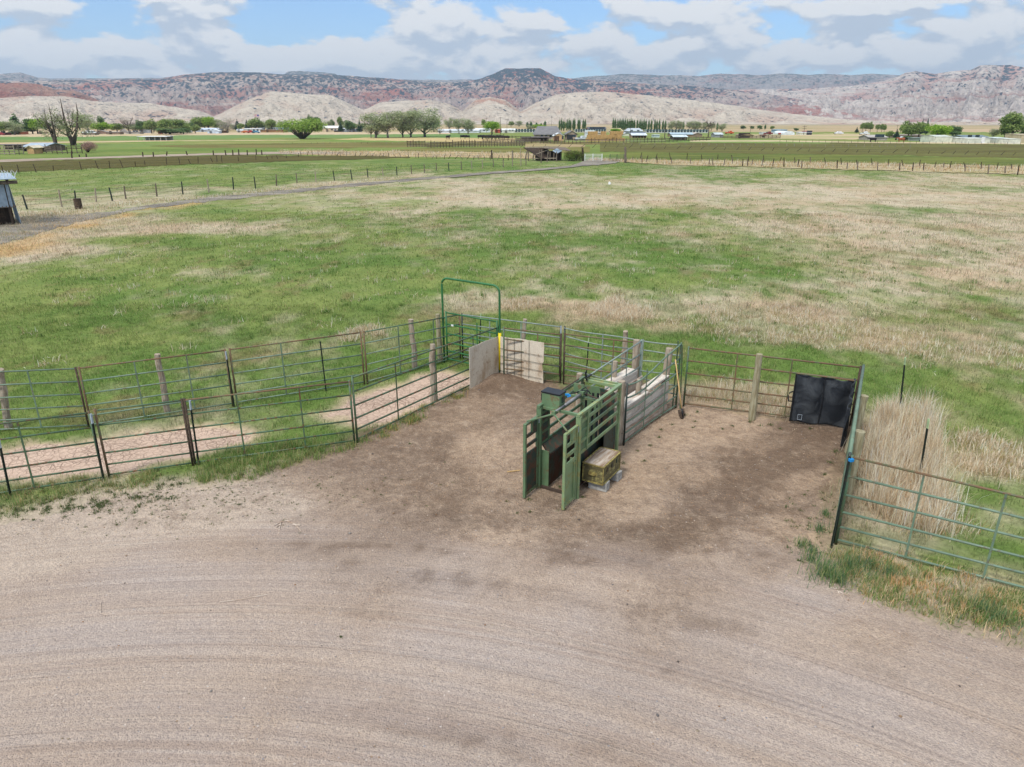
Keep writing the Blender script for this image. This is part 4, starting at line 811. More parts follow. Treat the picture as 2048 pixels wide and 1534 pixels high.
MB().tube([(0, -.08, 1.42), (ln * .5, -.09, 1.40), (ln, -.07, 1.36)], .02).build('top_hem', M['pipe_rust'], rt)
e0 = R2a + Vector((.02, -.02, 0)); e1 = R2a + (R2b - R2a) * .28; dv = e1 - e0; loc0 = Vector((tp0.x, tp0.y, 0)); rzi = Matrix.Rotation(-math.atan2(dd.y, dd.x), 3, 'Z')
def wing(u, v):
    p = e0 + dv * u + Vector((-.09 - .05 * math.sin(u * 20 + v * 3), 0, 0)); z = (1.34 - .25 * u) - (1 - v) * (1.2 - .2 * u); p = Vector((p.x, p.y, z + .02 * math.sin(20 * u)))
    return rzi @ (p - loc0)
cloth(wing, 30, 20, 'side_sheet', M['tarp'], rt, 0, 0, 0)

# ------------------------------------------------------------------ plants near by: blades scattered as continuous ground cover
def blades(name, P, L, Wd, C, lean=.5, seed=0, droop=.35, mat='grass', hf=None):
    """P (n,2) positions; two-segment blades"""
    r = np.random.default_rng(seed); n = len(P); z0 = (near_h(P[:, 0], P[:, 1]) if hf is None else hf(P[:, 0], P[:, 1])) - .01
    a = r.uniform(0, 2 * np.pi, n); ln = np.abs(r.normal(0, lean, n)); face = r.uniform(0, 2 * np.pi, n)
    dx, dy = np.cos(a), np.sin(a); wx, wy = np.cos(face) * Wd / 2, np.sin(face) * Wd / 2
    b = np.stack([P[:, 0], P[:, 1], z0], -1); hor = np.sin(ln) * L; ver = np.cos(np.clip(ln, 0, 1.35)) * L
    m = b + np.stack([dx * hor * .4, dy * hor * .4, ver * .6], -1); t = b + np.stack([dx * hor, dy * hor, ver * (1 - droop * np.clip(ln, 0, 1))], -1)
    w = np.stack([wx, wy, wx * 0], -1); V = np.concatenate([b - w, b + w, m + w * .7, m - w * .7, t], 0); i = np.arange(n)
    F = np.concatenate([np.stack([i, i + n, i + 2 * n], -1), np.stack([i, i + 2 * n, i + 3 * n], -1), np.stack([i + 3 * n, i + 2 * n, i + 4 * n], -1)], 0)
    return npmesh(name, V, F, M[mat], np.tile(np.minimum(C * BLADE, .85), (5, 1)))
def tufted(xy, n, spread, r): 
    k = r.integers(0, len(xy), n); return xy[k] + r.normal(0, spread, (n, 2))
r1 = np.random.default_rng(3)
def field_pts(n, y0, y1, sp):
    # uniform over the wedge the valley opens to, a margin wider than the view
    y = np.sqrt(r1.uniform(y0 ** 2, y1 ** 2, n)); x = r1.uniform(-.92, .92, n) * y; return np.stack([x, y], -1)
def grass_cols(P, r):
    c, g, f = field_col(P[:, 0], P[:, 1]); v = r.uniform(.6, 1.55, len(P))[:, None]; tint = r.uniform(0, 1, len(P))[:, None]
    alt = np.where(tint > .90, np.array(lin((196, 176, 132))[:3]), np.where(tint < .14, np.array(lin((84, 120, 56))[:3]), c)); mixr = np.where((tint > .90) | (tint < .18), .6, 0)
    return (c * (1 - mixr) + alt * mixr) * v, f
def keep_out(P, r, yard_pad=.0):
    sdp = poly_sd(YARD, P[:, 0], P[:, 1]) + (fbm(P[:, 0] * 1.6, P[:, 1] * 1.6, 5, 4) - .5) * .9; m = np.maximum(poly_sd(MUD1, P[:, 0], P[:, 1]), poly_sd(MUD2, P[:, 0], P[:, 1])) + (fbm(P[:, 0] * 1.8, P[:, 1] * 1.8, 6, 4) - .5) * .7
    bare = fbm(P[:, 0] * .9, P[:, 1] * .9, 15, 3)
    return (sdp < r.uniform(-.35, .05, len(P))) & (m < r.uniform(-.3, .05, len(P))), sdp
seedp = field_pts(30000, 7, 30, 0); ok, _ = keep_out(seedp, r1); seedp = seedp[ok]
P = tufted(seedp, 250000, .10, r1); ok, _ = keep_out(P, r1); P = P[ok]; C, f = grass_cols(P, r1)
hgtf = fbm(P[:, 0] * .7, P[:, 1] * .7, 61, 3); L = r1.uniform(.05, .17, len(P)) * (.6 + .9 * hgtf) * (1 + .5 * (1 - f)); Wd = r1.uniform(.006, .014, len(P))
tag(blades('grass', P, L, Wd, C, .75, 5), kind='stuff', label='short mixed green and straw coloured pasture grass near the corral', cat='grass')
seedp = field_pts(26000, 29, 62, 0); P = tufted(seedp, 170000, .22, r1); C, f = grass_cols(P, r1)
hm = lambda x, y: np.where(y < 42, near_h(x, y) * (1 - sst(38, 42, y)) * (1 - sst(30, 34, np.abs(x))), (fbm(x * .5, y * .5, 87, 3) - .5) * .04 * sst(42, 46, y))
tag(blades('grass', P, r1.uniform(.08, .2, len(P)) * (1 + .5 * (1 - f)), r1.uniform(.014, .035, len(P)), C, .9, 6, hf=hm), kind='stuff', label='pasture grass in patches of green and straw beyond the corral', cat='grass')
seedp = field_pts(16000, 60, 135, 0); P = tufted(seedp, 110000, .5, r1); P = P[(np.abs(P[:, 0]) < 120)]; C, f = grass_cols(P, r1)
tag(blades('grass', P, r1.uniform(.08, .2, len(P)), r1.uniform(.04, .09, len(P)), C * .5 + field_col(P[:, 0], P[:, 1])[0] * .5, 1.3, 8, hf=hm), kind='stuff', label='distant pasture grass streaked tan and green toward the farm track', cat='grass')
# clumps
def clump(centres, n, spread, Lr, Wr, cols, lean, name, label, seed, var=.22, kind='stuff', cat='grass'):
    r = np.random.default_rng(seed); Ps = []; Ls = []; Cs = []
    for (x, y, s, k) in centres:
        m = max(6, int(n * k)); rad = np.abs(r.normal(0, 1, m)) * spread * s; an = r.uniform(0, 2 * np.pi, m)
        Ps.append(np.stack([x + rad * np.cos(an), y + rad * np.sin(an)], -1)); Ls.append(r.uniform(*Lr, m) * s ** .7)
        c = np.array([lin(cols[i])[:3] for i in r.integers(0, len(cols), m)]) * r.uniform(1 - var, 1 + var, m)[:, None]; Cs.append(c)
    P = np.concatenate(Ps); return tag(blades(name, P, np.concatenate(Ls), r.uniform(*Wr, len(P)), np.concatenate(Cs), lean, seed, .3), kind=kind, label=label, cat=cat)
rr = random.Random(5)
def scatter_px(poly, n, smin=.6, smax=1.3, r=rr):
    pts = PX(poly); xs = [p[0] for p in pts]; ys = [p[1] for p in pts]; out = []
    while len(out) < n:
        x, y = r.uniform(min(xs), max(xs)), r.uniform(min(ys), max(ys))
        if float(poly_sd(pts, np.array([x]), np.array([y]))[0]) > 0: out.append((x, y, r.uniform(smin, smax), 1))
    return out
STR = [(230, 214, 188), (214, 194, 164), (240, 228, 206), (194, 172, 142)]
clump(scatter_px([(1740, 850), (1790, 800), (1850, 835), (1885, 900), (1870, 960), (1920, 1020), (1900, 1075), (1800, 1060), (1740, 1020), (1720, 950)], 120, .6, 1.25), 62, .17, (.4, 1.0), (.007, .015), STR, .36, 'dry_grass', 'tall pale dry grass standing right of the pale green panel', 21, .38, cat='dry grass')
clump(scatter_px([(1690, 960), (1760, 1020), (1900, 1080), (1960, 1050), (1850, 960), (1760, 860)], 30), 60, .2, (.25, .5), (.006, .012), STR + [(190, 140, 92)], .6, 'dry_grass', 'bent dry grass at the foot of the tall clump', 22, cat='dry grass')
TANP = [(1178, 615), (1230, 600), (1300, 622), (1310, 640), (1240, 640), (1180, 628)]
clump(scatter_px(TANP, 60, .7, 1.2), 110, .25, (.18, .42), (.012, .022), STR, .9, 'dry_grass', 'straw coloured flattened grass patch in the field beyond the chute', 23, cat='dry grass')
FIELDP = [(-120, 760), (0, 700), (150, 520), (420, 440), (900, 400), (1500, 400), (2150, 520), (2150, 900), (1850, 800), (1700, 715), (1350, 670), (1000, 600), (880, 600), (700, 650), (300, 715), (0, 735)]
clump(scatter_px(FIELDP, 520, .5, 1.6), 34, .22, (.10, .26), (.012, .026), [(96, 124, 62), (112, 138, 72), (88, 112, 60), (126, 140, 80)], .75, 'grass', 'darker green tussocks dotted over the pasture', 44)
clump(scatter_px(FIELDP, 560, .5, 1.7), 26, .26, (.10, .30), (.012, .024), STR + [(170, 152, 110)], 1.0, 'dry_grass', 'scattered straw tufts over the pasture', 45, cat='dry grass')
clump(scatter_px([(1005, 607), (1060, 600), (1062, 616), (1010, 618)], 18) + scatter_px([(660, 672), (740, 650), (770, 672), (700, 684)], 26) + scatter_px([(1330, 640), (1560, 612), (1800, 660), (2048, 700), (2048, 740), (1700, 700), (1450, 690)], 150, .5, 1.2) + scatter_px([(1900, 860), (2048, 900), (2048, 960), (1930, 940)], 40), 70, .28, (.15, .36), (.010, .022), STR + [(160, 150, 100)], .95, 'dry_grass', 'low dry grass drifts across the right half of the field', 24, cat='dry grass')
clump(scatter_px([(1380, 800), (1500, 812), (1580, 835), (1570, 790), (1400, 755)], 45, .6, 1.1), 70, .2, (.2, .5), (.006, .013), STR + [(150, 150, 90)], .5, 'dry_grass', 'dry grass growing through the brown-topped panel of the right pen', 25, cat='dry grass')
GRN = [(108, 142, 72), (126, 156, 84), (94, 124, 66), (150, 160, 104), (176, 172, 122)]
clump(scatter_px([(380, 945), (470, 900), (600, 885), (700, 880), (740, 880), (640, 915), (500, 958), (400, 965)], 95, .5, 1.4), 62, .14, (.10, .28), (.006, .013), GRN + [(176, 166, 110)], .7, 'grass', 'thick green grass along the outside of the front-row panels', 26)
clump(scatter_px([(-80, 1000), (100, 960), (250, 950), (330, 945), (300, 975), (120, 1000), (0, 1030), (-80, 1050)], 90, .4, 1.2), 60, .12, (.06, .2), (.006, .012), GRN + [(196, 176, 130), (176, 150, 104)], .8, 'grass', 'sparse green and dry weeds under the lower left panel', 27)
clump(scatter_px([(740, 870), (830, 820), (935, 775), (930, 790), (840, 840), (760, 880)], 50, .5, 1.0), 50, .12, (.08, .24), (.006, .012), GRN + [(200, 170, 110), (200, 170, 110)], .7, 'grass', 'grass tufts along the panel leading to the strand boards', 28)
clump(scatter_px([(1660, 1100), (1800, 1110), (2048, 1190), (2048, 1260), (1850, 1240), (1700, 1180)], 130, .4, 1.4), 56, .15, (.07, .24), (.007, .015), GRN + [(222, 198, 160), (206, 166, 118), (216, 192, 152)], .8, 'grass', 'weedy mixed grass along the foot of the lower right panel', 29)
clump([(*G(x, y)[:2], s, k) for x, y, s, k in ((1650, 1150, 1.6, 2), (1700, 1140, 1.5, 2), (1675, 1165, 1.2, 1.6), (1740, 1135, 1.2, 1.5), (1780, 1150, 1.2, 1.2), (1620, 1120, .8, .8), (1605, 1090, .8, .7), (1640, 1060, .8, .8), (1650, 1030, .7, .6), (1625, 1105, .8, .6), (2000, 1240, 1.5, 1.6), (1960, 1225, 1.3, 1.2))], 130, .15, (.12, .32), (.007, .014), [(96, 128, 80), (116, 142, 92), (104, 132, 100), (160, 164, 110)], .7, 'grass', 'dense blue-green grass tussocks at the corner of the right pen', 30)
clump(scatter_px([(1760, 1130), (1850, 1140), (2048, 1200), (2048, 1230), (1850, 1195), (1780, 1165)], 70, .5, 1.2) + scatter_px([(0, 985), (200, 960), (420, 935), (640, 900), (700, 890), (420, 950), (0, 1000)], 70, .4, 1.0), 9, .12, (.015, .035), (.014, .026), [(240, 238, 232), (226, 220, 208)], 1.3, 'white_flowers', 'tiny white flowers sprinkled along the foot of the panels', 33, cat='flowers')
clump(scatter_px([(1700, 1100), (1800, 1120), (1900, 1150), (2048, 1195), (2048, 1240), (1900, 1215), (1740, 1165)], 26, .6, 1.2), 60, .12, (.1, .22), (.008, .015), [(222, 188, 140), (206, 160, 108), (230, 204, 166)], .8, 'dry_grass', 'orange-tan dry tufts along the lower right panel', 34, cat='dry grass')
cr1 = [(*G(x, y)[:2], s, 1) for x, y, s in ((478, 952, 1.3), (540, 940, 1.2), (360, 968, .9), (1058, 1000, .5), (1126, 1018, .75), (1034, 1027, .3), (1060, 1024, .35), (1014, 1003, .3), (1165, 995, .4), (1245, 926, .55), (1288, 922, .6), (1238, 947, .3), (1322, 860, .5), (1318, 875, .4), (1300, 890, .4), (1275, 902, .3), (1500, 815 + 30, .5), (1540, 850, .6), (1520, 852, .4), (1465, 852, .4), (1390, 843, .45), (1445, 858, .4), (1385, 856, .3), (1560, 858, .4), (1620, 843 + 18, .4), (1670, 905, .8), (1660, 925, .6), (1650, 950, .5), (682, 1273, .18), (820, 888, .3), (835, 842, .9), (820, 832, .8), (1370, 830, .7), (1395, 825, .6), (1345, 850, .4), (1095, 968, .8), (1110, 955, .8), (1120, 975, .6))]
for k in range(340):
    x = rr.gauss(420, 170); y = 1000 + rr.gauss(0, 26) - (x - 400) * .06 + (abs(x - 400) > 250) * 8
    cr1.append((*G(x, y)[:2], rr.uniform(.10, .3) * (1.5 if rr.random() < .08 else 1), .35))
for k in range(150):
    x = rr.uniform(-60, 350); y = 1025 - x * .12 + rr.gauss(0, 16); cr1.append((*G(x, y)[:2], rr.uniform(.25, .8), .8))
for k in range(60):
    x = rr.uniform(1570, 1680); y = rr.uniform(980, 1130); cr1.append((*G(x, y)[:2], rr.uniform(.12, .5), .5))
clump(cr1, 70, .10, (.05, .13), (.006, .012), [(84, 112, 66), (70, 98, 62), (118, 128, 80), (110, 100, 66)], .9, 'weeds', 'small green weeds sprouting through the gravel and dirt', 31, cat='weeds')
clump([(*G(x, y)[:2], s, 1) for x, y, s in ((1275, 925, .3), (1175, 962, .2), (1060, 1003, .3), (1312, 910, .2), (1440, 845, .3), (1610, 850, .6), (1590, 860, .4))], 60, .2, (.03, .08), (.01, .02), [(226, 214, 190), (208, 180, 140)], 1.4, 'straw_litter', 'scraps of pale straw lying on the dirt by the trunk', 32, cat='straw')
def strip_pts(st, n, r):
    out = []
    for _ in range(n):
        x = r.uniform(st[0][0], st[-1][0]); y0 = np.interp(x, [q[0] for q in st], [q[1] for q in st]); y1 = np.interp(x, [q[0] for q in st], [q[2] for q in st]); g = G(x, r.uniform(y0, y1)); out.append((g.x, g.y, r.uniform(.6, 1.3), 1))
    return out
def farclump(c, name, label, seed, Lr, cols, n=16, W_=(.03, .07)):
    r = np.random.default_rng(seed); Ps = np.concatenate([np.stack([r.normal(x, .45 * s, n), r.normal(y, .45 * s, n)], -1) for x, y, s, k in c]); C = np.array([lin(cols[i])[:3] for i in r.integers(0, len(cols), len(Ps))]) * r.uniform(.75, 1.25, (len(Ps), 1))
    tag(blades(name, Ps, r.uniform(*Lr, len(Ps)), r.uniform(*W_, len(Ps)), C, .5, seed, .3, hf=lambda x, y: x * 0), kind='stuff', label=label, cat='dry grass')
farclump(strip_pts([(1180, 319, 323), (1240, 320, 324), (1330, 322, 330), (1640, 326, 338), (2048, 334, 349), (2400, 343, 360)], 900, rr), 'dry_grass', 'tall dry weeds along the fence at the far right edge of the field', 51, (.3, .8), STR + [(200, 150, 100), (150, 140, 90)])
farclump(strip_pts([(560, 301, 309), (820, 303, 314), (1060, 307, 318), (1100, 309, 318)], 500, rr), 'dry_grass', 'tall dry weeds along the ditch left of the collapsed shelter', 52, (.3, .8), STR + [(190, 150, 110), (130, 130, 84)])
farclump(strip_pts([(40, 425, 440), (160, 418, 428), (260, 405, 411), (420, 392, 396), (600, 372, 376), (800, 354, 358)], 420, rr), 'dry_grass', 'pale dry grass along the left side of the farm track', 53, (.15, .4), STR + [(150, 150, 96)], 14, (.02, .04))
# twigs and stones on the gravel
def twig(name, label, pts, r=.006, loc_=None, mat='plank_brown'):
    m = MB()
    for seg in pts: m.tube([G(x, y) + Vector((0, 0, gz(G(x, y)) + .015)) for x, y in seg], r, 5)
    return tag(m.build(name, M[mat], None), label, 'twig')
twig('twig', 'forked pale twig lying on the gravel below the left panels', [[(548, 1052), (562, 1046), (585, 1042)], [(572, 1043), (590, 1050), (602, 1063)], [(585, 1050), (600, 1052)], [(562, 1046), (556, 1070)], [(552, 1056), (560, 1050)]], .009)
twig('twig', 'thin straight twig on the gravel left of centre', [[(440, 1205), (480, 1200), (535, 1190)]])
twig('twig', 'bent dry stalk on the gravel at left', [[(202, 1205), (201, 1228), (216, 1232)]])
twig('twig', 'pale stick lying left of the head gate', [[(1014, 944), (1040, 941)]], .014, mat='handle')
twig('twig', 'loose tangle of pale stalks by the tussocks at the right', [[(1655, 1165), (1670, 1180), (1700, 1196)], [(1660, 1178), (1690, 1182)], [(1668, 1170), (1685, 1200)]], .006)
r2 = np.random.default_rng(12); n = 3200; yy = np.sqrt(r2.uniform(6 ** 2, 20 ** 2, n)); xx = r2.uniform(-.85, .85, n) * yy; kk = poly_sd(YARD, xx, yy) > .2; xx, yy = xx[kk], yy[kk]; n = len(xx)
s = r2.lognormal(-4.8, .42, n); oc = np.array([(1, 0, 0), (-1, 0, 0), (0, 1, 0), (0, -1, 0), (0, 0, .7), (0, 0, -.5)], float)
off = oc[None] * s[:, None, None] * r2.uniform(.6, 1.3, (n, 6, 3)); zz = near_h(xx, yy); V = off + np.stack([xx, yy, zz + s * .3], -1)[:, None]
Fo = np.array([(0, 2, 4), (2, 1, 4), (1, 3, 4), (3, 0, 4), (2, 0, 5), (1, 2, 5), (3, 1, 5), (0, 3, 5)]); F = (Fo[None] + np.arange(n)[:, None, None] * 6).reshape(-1, 3)
pc = np.array([lin(c)[:3] for c in ((190, 184, 176), (150, 146, 146), (190, 160, 130), (128, 118, 112), (200, 184, 160), (186, 140, 100))]); cc = pc[r2.integers(0, 6, n)] * r2.uniform(.8, 1.15, (n, 1))
tag(npmesh('pebbles', V.reshape(-1, 3), F, M['grass'], np.repeat(cc, 6, 0)), kind='stuff', label='loose pebbles and clods scattered over the gravel and dirt', cat='pebbles')

exec_far = True
# ------------------------------------------------------------------ trees
def crown_mesh(name, blobs, n, leaf, cols, seed, gap=.45, airy=0.):
    """blobs: (x, y, z, rx, ry, rz) in metres; leaf-sized faces through the volume"""
    r = np.random.default_rng(seed); vol = np.array([b[3] * b[4] * b[5] for b in blobs]); k = r.choice(len(blobs), n * 3, p=vol / vol.sum()); B = np.array(blobs)[k]
    d = r.normal(0, 1, (n * 3, 3)); d /= np.linalg.norm(d, axis=1)[:, None]; rad = r.uniform(0, 1, n * 3) ** (.45 if not airy else .6); rad = np.where(r.random(n * 3) < .12, rad * 1.14, rad)
    P = B[:, :3] + d * rad[:, None] * B[:, 3:]; s = max(b[5] for b in blobs); fq = 3.2 / s * 1.6
    cl = (vn(P[:, 0] * fq + 7 * P[:, 1] / s, P[:, 2] * fq, seed) + vn(P[:, 1] * fq * 1.3, P[:, 2] * fq * 1.1 + 3, seed + 1)) / 2
    P = P[cl > gap * .85][:n]; cl = cl[cl > gap * .85][:n]; n = len(P)
    a = r.normal(0, 1, (n, 3)); a /= np.linalg.norm(a, axis=1)[:, None]; b = np.cross(a, r.normal(0, 1, (n, 3))); b /= np.linalg.norm(b, axis=1)[:, None]; L = leaf * r.uniform(.6, 1.4, (n, 1))
    V = np.stack([P - a * L, P + b * L * .7, P + a * L, P - b * L * .7], 1).reshape(-1, 3); F = np.arange(n * 4).reshape(-1, 4)
    c = np.array([lin(q, ALB * 1.6)[:3] for q in cols]); ci = np.clip((cl - .4) * 3 + r.normal(0, .25, n), 0, .999); i0 = (ci * len(c)).astype(int); C = c[i0] * r.uniform(.78, 1.2, (n, 1))
    o = npmesh(name, V, F, M['leaf'], np.repeat(C, 4, 0)); return o
def limbs(pts_list, mat, parent, name='trunk'):
    m = MB()
    for pts, rs in pts_list: m.tube(pts, rs, 6)
    return m.build(name, M[mat], parent, smooth=True)
TREES = {}
def branches(h, seed, n=7, r0=.4, spread=.4, fork=.25, up=.9, twigs=3):
    r = random.Random(seed); out = [([(0, 0, -.2), (r.uniform(-.1, .1), 0, h * fork), (r.uniform(-.3, .3), 0, h * .55), (r.uniform(-.4, .4), 0, h * up)], [r0, r0 * .8, r0 * .45, r0 * .08])]
    for i in range(n):
        a = r.uniform(0, 6.28); z = h * (fork + r.uniform(-.05, .3)); L = h * r.uniform(.3, .5); e = (math.cos(a) * h * spread * r.uniform(.6, 1), math.sin(a) * h * spread * r.uniform(.6, 1), min(h * .97, z + L)); mid = (e[0] * .45, e[1] * .45, z + L * .35)
        out.append(([(0, 0, z), mid, e], [r0 * .5, r0 * .3, r0 * .07]))
        for j in range(twigs):
            u = r.uniform(.3, 1); p = Vector(mid).lerp(Vector(e), u); q = p + Vector((r.uniform(-1, 1), r.uniform(-1, 1), r.uniform(.2, 1.2))) * h * .12; out.append(([p, q], [r0 * .12, r0 * .03]))
    return out
def make_kind(kind, seed):
    r = random.Random(seed)
    def jb(n, R0, zc, rz, s0=.35, s1=.6):
        o = []
        for i in range(n):
            a = r.uniform(0, 6.28); q = r.uniform(.2, 1) ** .6; rr_ = R0 * r.uniform(s0, s1); o.append((math.cos(a) * q * (R0 - rr_), math.sin(a) * q * (R0 - rr_), zc + r.uniform(-1, 1) * (rz - rr_ * .8), rr_, rr_, rr_ * .85))
        return o
    if kind == 'round': return dict(h=10, br=branches(10, seed, 6, .35, .25), bl=jb(14, 4.4, 6.0, 3.9), n=3400, leaf=.30, cols=[(100, 118, 66), (120, 138, 76), (140, 154, 92)], gap=.42, bark='bark')
    if kind == 'dark': return dict(h=10, br=branches(10, seed, 6, .35, .25), bl=jb(14, 4.2, 5.5, 4.2), n=3400, leaf=.30, cols=[(74, 98, 60), (90, 114, 68), (108, 130, 78)], gap=.42, bark='bark')
    if kind == 'lime': return dict(h=10, br=branches(10, seed, 7, .4, .35), bl=jb(15, 5.4, 6.4, 3.4), n=3600, leaf=.30, cols=[(104, 136, 44), (128, 158, 52), (148, 172, 70)], gap=.40, bark='bark')
    if kind == 'airy': return dict(h=12, br=branches(12, seed, 12, .34, .32, .12, twigs=8), bl=jb(18, 5.0, 7.0, 5.0, .25, .5), n=4200, leaf=.19, cols=[(126, 134, 100), (142, 150, 112), (160, 166, 130)], gap=.46, bark='pale_bark')
    if kind == 'sparse': return dict(h=14, br=[([(0, 0, -.2), (-.3, 0, 1.6), (-.9, 0, 3.4), (-1.4, .2, 7), (-1.2, 0, 13.6)], [.75, .6, .42, .28, .06]), ([(0, 0, .6), (.8, 0, 2.6), (1.6, .3, 5), (2.6, .4, 9.5), (3.0, 0, 12.5)], [.6, .45, .3, .18, .05])] + branches(12, seed, 12, .3, .42, .2, twigs=12)[1:], bl=jb(18, 6.2, 6.4, 5.2, .22, .42), n=1500, leaf=.17, cols=[(118, 124, 88), (136, 142, 104), (150, 156, 120)], gap=.46, bark='bark')
    if kind == 'grey': return dict(h=10, br=branches(10, seed, 14, .25, .38, .1, twigs=9), bl=jb(14, 4.6, 5.4, 4.2, .3, .5), n=2000, leaf=.14, cols=[(138, 132, 124), (156, 150, 140), (146, 146, 120)], gap=.45, bark='pale_bark')
    if kind == 'bare': return dict(h=11, br=branches(11, seed, 14, .36, .36, .2, twigs=14), bl=jb(12, 4.0, 6.5, 4, .25, .4), n=900, leaf=.13, cols=[(130, 120, 108), (146, 140, 120)], gap=.45, bark='bark')
    if kind == 'poplar': return dict(h=12, br=[([(0, 0, -.2), (0, 0, 6), (0, 0, 11)], [.25, .15, .04])], bl=[(r.uniform(-.15, .15), r.uniform(-.15, .15), z, rr_, rr_, 1.6) for z, rr_ in ((2, .75), (3.6, 1.0), (5.2, 1.1), (6.8, 1.05), (8.4, .9), (9.8, .7), (11, .45))], n=1500, leaf=.24, cols=[(82, 112, 70), (98, 128, 80), (114, 142, 90)], gap=.36, bark='bark')
    if kind == 'conifer': return dict(h=10, br=[([(0, 0, -.2), (0, 0, 9)], [.25, .05])], bl=[(0, 0, z, q, q, .9) for z, q in ((1.6, 2.4), (2.8, 2.3), (4, 1.9), (5.2, 1.5), (6.4, 1.2), (7.6, .8), (8.8, .5), (9.6, .25))], n=1700, leaf=.26, cols=[(40, 62, 52), (52, 76, 60), (66, 90, 70)], gap=.36, bark='bark')
    if kind == 'willow': return dict(h=9, br=[([(math.cos(a) * .3, math.sin(a) * .3, 0), (math.cos(a) * w_ * .5, math.sin(a) * w_ * .5, 2.2), (math.cos(a) * w_, math.sin(a) * w_, 5.4)], [.22, .16, .05]) for a, w_ in [(r.uniform(0, 6.28), r.uniform(1.5, 5.2)) for _ in range(34)]],
                                      bl=jb(20, 7.2, 5.4, 3.2, .28, .42), n=6500, leaf=.20, cols=[(108, 132, 58), (128, 150, 68), (148, 168, 86)], gap=.40, bark='bark')
    if kind == 'twiggy': return dict(h=5, br=[([(math.cos(a) * .2, math.sin(a) * .2, 0), (math.cos(a) * w_ * .5, math.sin(a) * w_ * .5, 1.8), (math.cos(a) * w_, math.sin(a) * w_, 3.4)], [.06, .04, .015]) for a, w_ in [(r.uniform(0, 6.28), r.uniform(.5, 3.2)) for _ in range(60)]],
                                      bl=jb(14, 3.8, 2.3, 1.9, .3, .45), n=3600, leaf=.10, cols=[(150, 118, 112), (166, 136, 128), (140, 120, 96)], gap=.38, bark='bark')
    if kind == 'brush': return dict(h=3, br=[([(r.uniform(-2, 2), r.uniform(-.6, .6), 0), (r.uniform(-2.4, 2.4), r.uniform(-1, 1), 1.8)], [.03, .012]) for _ in range(40)], bl=[(x, 0, 1.35, 1.0, 1.0, 1.25) for x in (-2.0, -1.1, -.2, .7, 1.6, 2.2)] + jb(10, 2.8, 1.6, 1.2, .25, .4), n=5200, leaf=.10, cols=[(94, 92, 58), (92, 112, 54), (112, 132, 60)], gap=.36, bark='bark')
TN_ = {'sparse': 'old_tree', 'round': 'leafy_tree', 'dark': 'leafy_tree', 'lime': 'leafy_tree', 'airy': 'cottonwood_tree', 'grey': 'grey_tree', 'bare': 'bare_tree', 'poplar': 'poplar_tree', 'conifer': 'conifer_tree', 'willow': 'willow_bush', 'twiggy': 'twiggy_bush', 'brush': 'brush_bush'}
TC_ = {'willow': 'bush', 'twiggy': 'bush', 'brush': 'bush'}
_meshes = {}
def tree(kind, x, yb, yt, label, width=None, var=0, group=None, tilt=0, wpx=None):
    """x, base y and top y as surveyed; width in pixels"""
    key = (kind, var)
    if key not in _meshes:
        k = make_kind(kind, 100 + var * 7 + len(kind)); c = crown_mesh('crown', k['bl'], k['n'], k['leaf'], k['cols'], 40 + var, k['gap'], kind in ('airy', 'grey', 'sparse'))
        t = limbs(k['br'], k['bark'], None); co = np.array([0.] * (len(c.data.vertices) * 3)); c.data.vertices.foreach_get('co', co); co = co.reshape(-1, 3)
        _meshes[key] = (c.data, t.data, float(np.percentile(co[:, 2], 99.5)), float(np.percentile(np.abs(co[:, 0]), 98.5)), c, t)
        first = True
    cm, tm, h, w, c, t = _meshes[key]; g = G(x, yb); H_ = hgt((x, yb), (x, yt))[0]; sz = H_ / h
    dist = g.y * math.cos(PITCH) + CAM_H * math.sin(PITCH); sx = sz if wpx is None else (wpx / 2 * dist / FPX) / w
    rt = thing(TN_[kind], (g.x, g.y, 0), label, TC_.get(kind, 'tree'), group or 'trees around the village', random.uniform(0, 6.28) if kind != 'brush' else 0); rt.scale = (sx, sx, sz)
    if tilt: rt.rotation_euler = (0, R(tilt), 0)
    for me, nm, o0 in ((cm, 'crown', c), (tm, 'trunk', t)):
        if o0.parent is None: o = o0
        else: o = bpy.data.objects.new(nm, me); COL.objects.link(o)
        o.parent = rt
    return rt
T = tree
T('round', 10, 270, 244, 'yellow-green tree at the very left edge', var=0, wpx=34); T('airy', 30, 270, 242, 'pale grey-green tree behind the tall left poplar', wpx=34)
T('poplar', 36, 269, 229, 'single stout dark poplar near the left edge', wpx=19, tilt=-3); T('dark', 55, 268, 249, 'dark bushy tree right of the stout poplar', wpx=32, var=1); T('dark', 24, 269, 262, 'low dark bush below the stout poplar', wpx=15)
T('lime', 76, 268, 238, 'round yellow-green tree left of the two big old trees', wpx=32, var=2); T('dark', 66, 268, 238, 'darker tree crowding the round yellow-green one', wpx=26, var=2)
T('sparse', 112, 292, 225, 'thin old tree with dark leaning trunk, left of the big pair', wpx=52, var=1); T('sparse', 148, 291, 218, 'wide old tree with dark forked trunk, right of the big pair', wpx=74, var=2)
T('twiggy', 176, 305, 283, 'round pinkish leafless bush by the left corral', wpx=34)
T('airy', 178, 268, 229, 'broad pale tree behind the forked old tree', wpx=44, var=3); T('lime', 206, 267, 245, 'bright green dome tree beside the farm sheds', wpx=36, var=0); T('dark', 207, 266, 233, 'upright green tree standing above the bright dome tree', wpx=14)
T('bare', 258, 266, 234, 'bare dark tree sticking above the left farmhouses', wpx=24); T('round', 235, 266, 247, 'low green trees left of the bare dark tree', wpx=24, var=1); T('airy', 272, 266, 248, 'thin grey-green tree right of the bare dark tree', wpx=26, var=3)
T('dark', 285, 266, 241, 'small dark tree left of the white barn roof', wpx=22, var=1); T('round', 304, 267, 239, 'rounded green tree rising over the white barn', wpx=26, var=2)
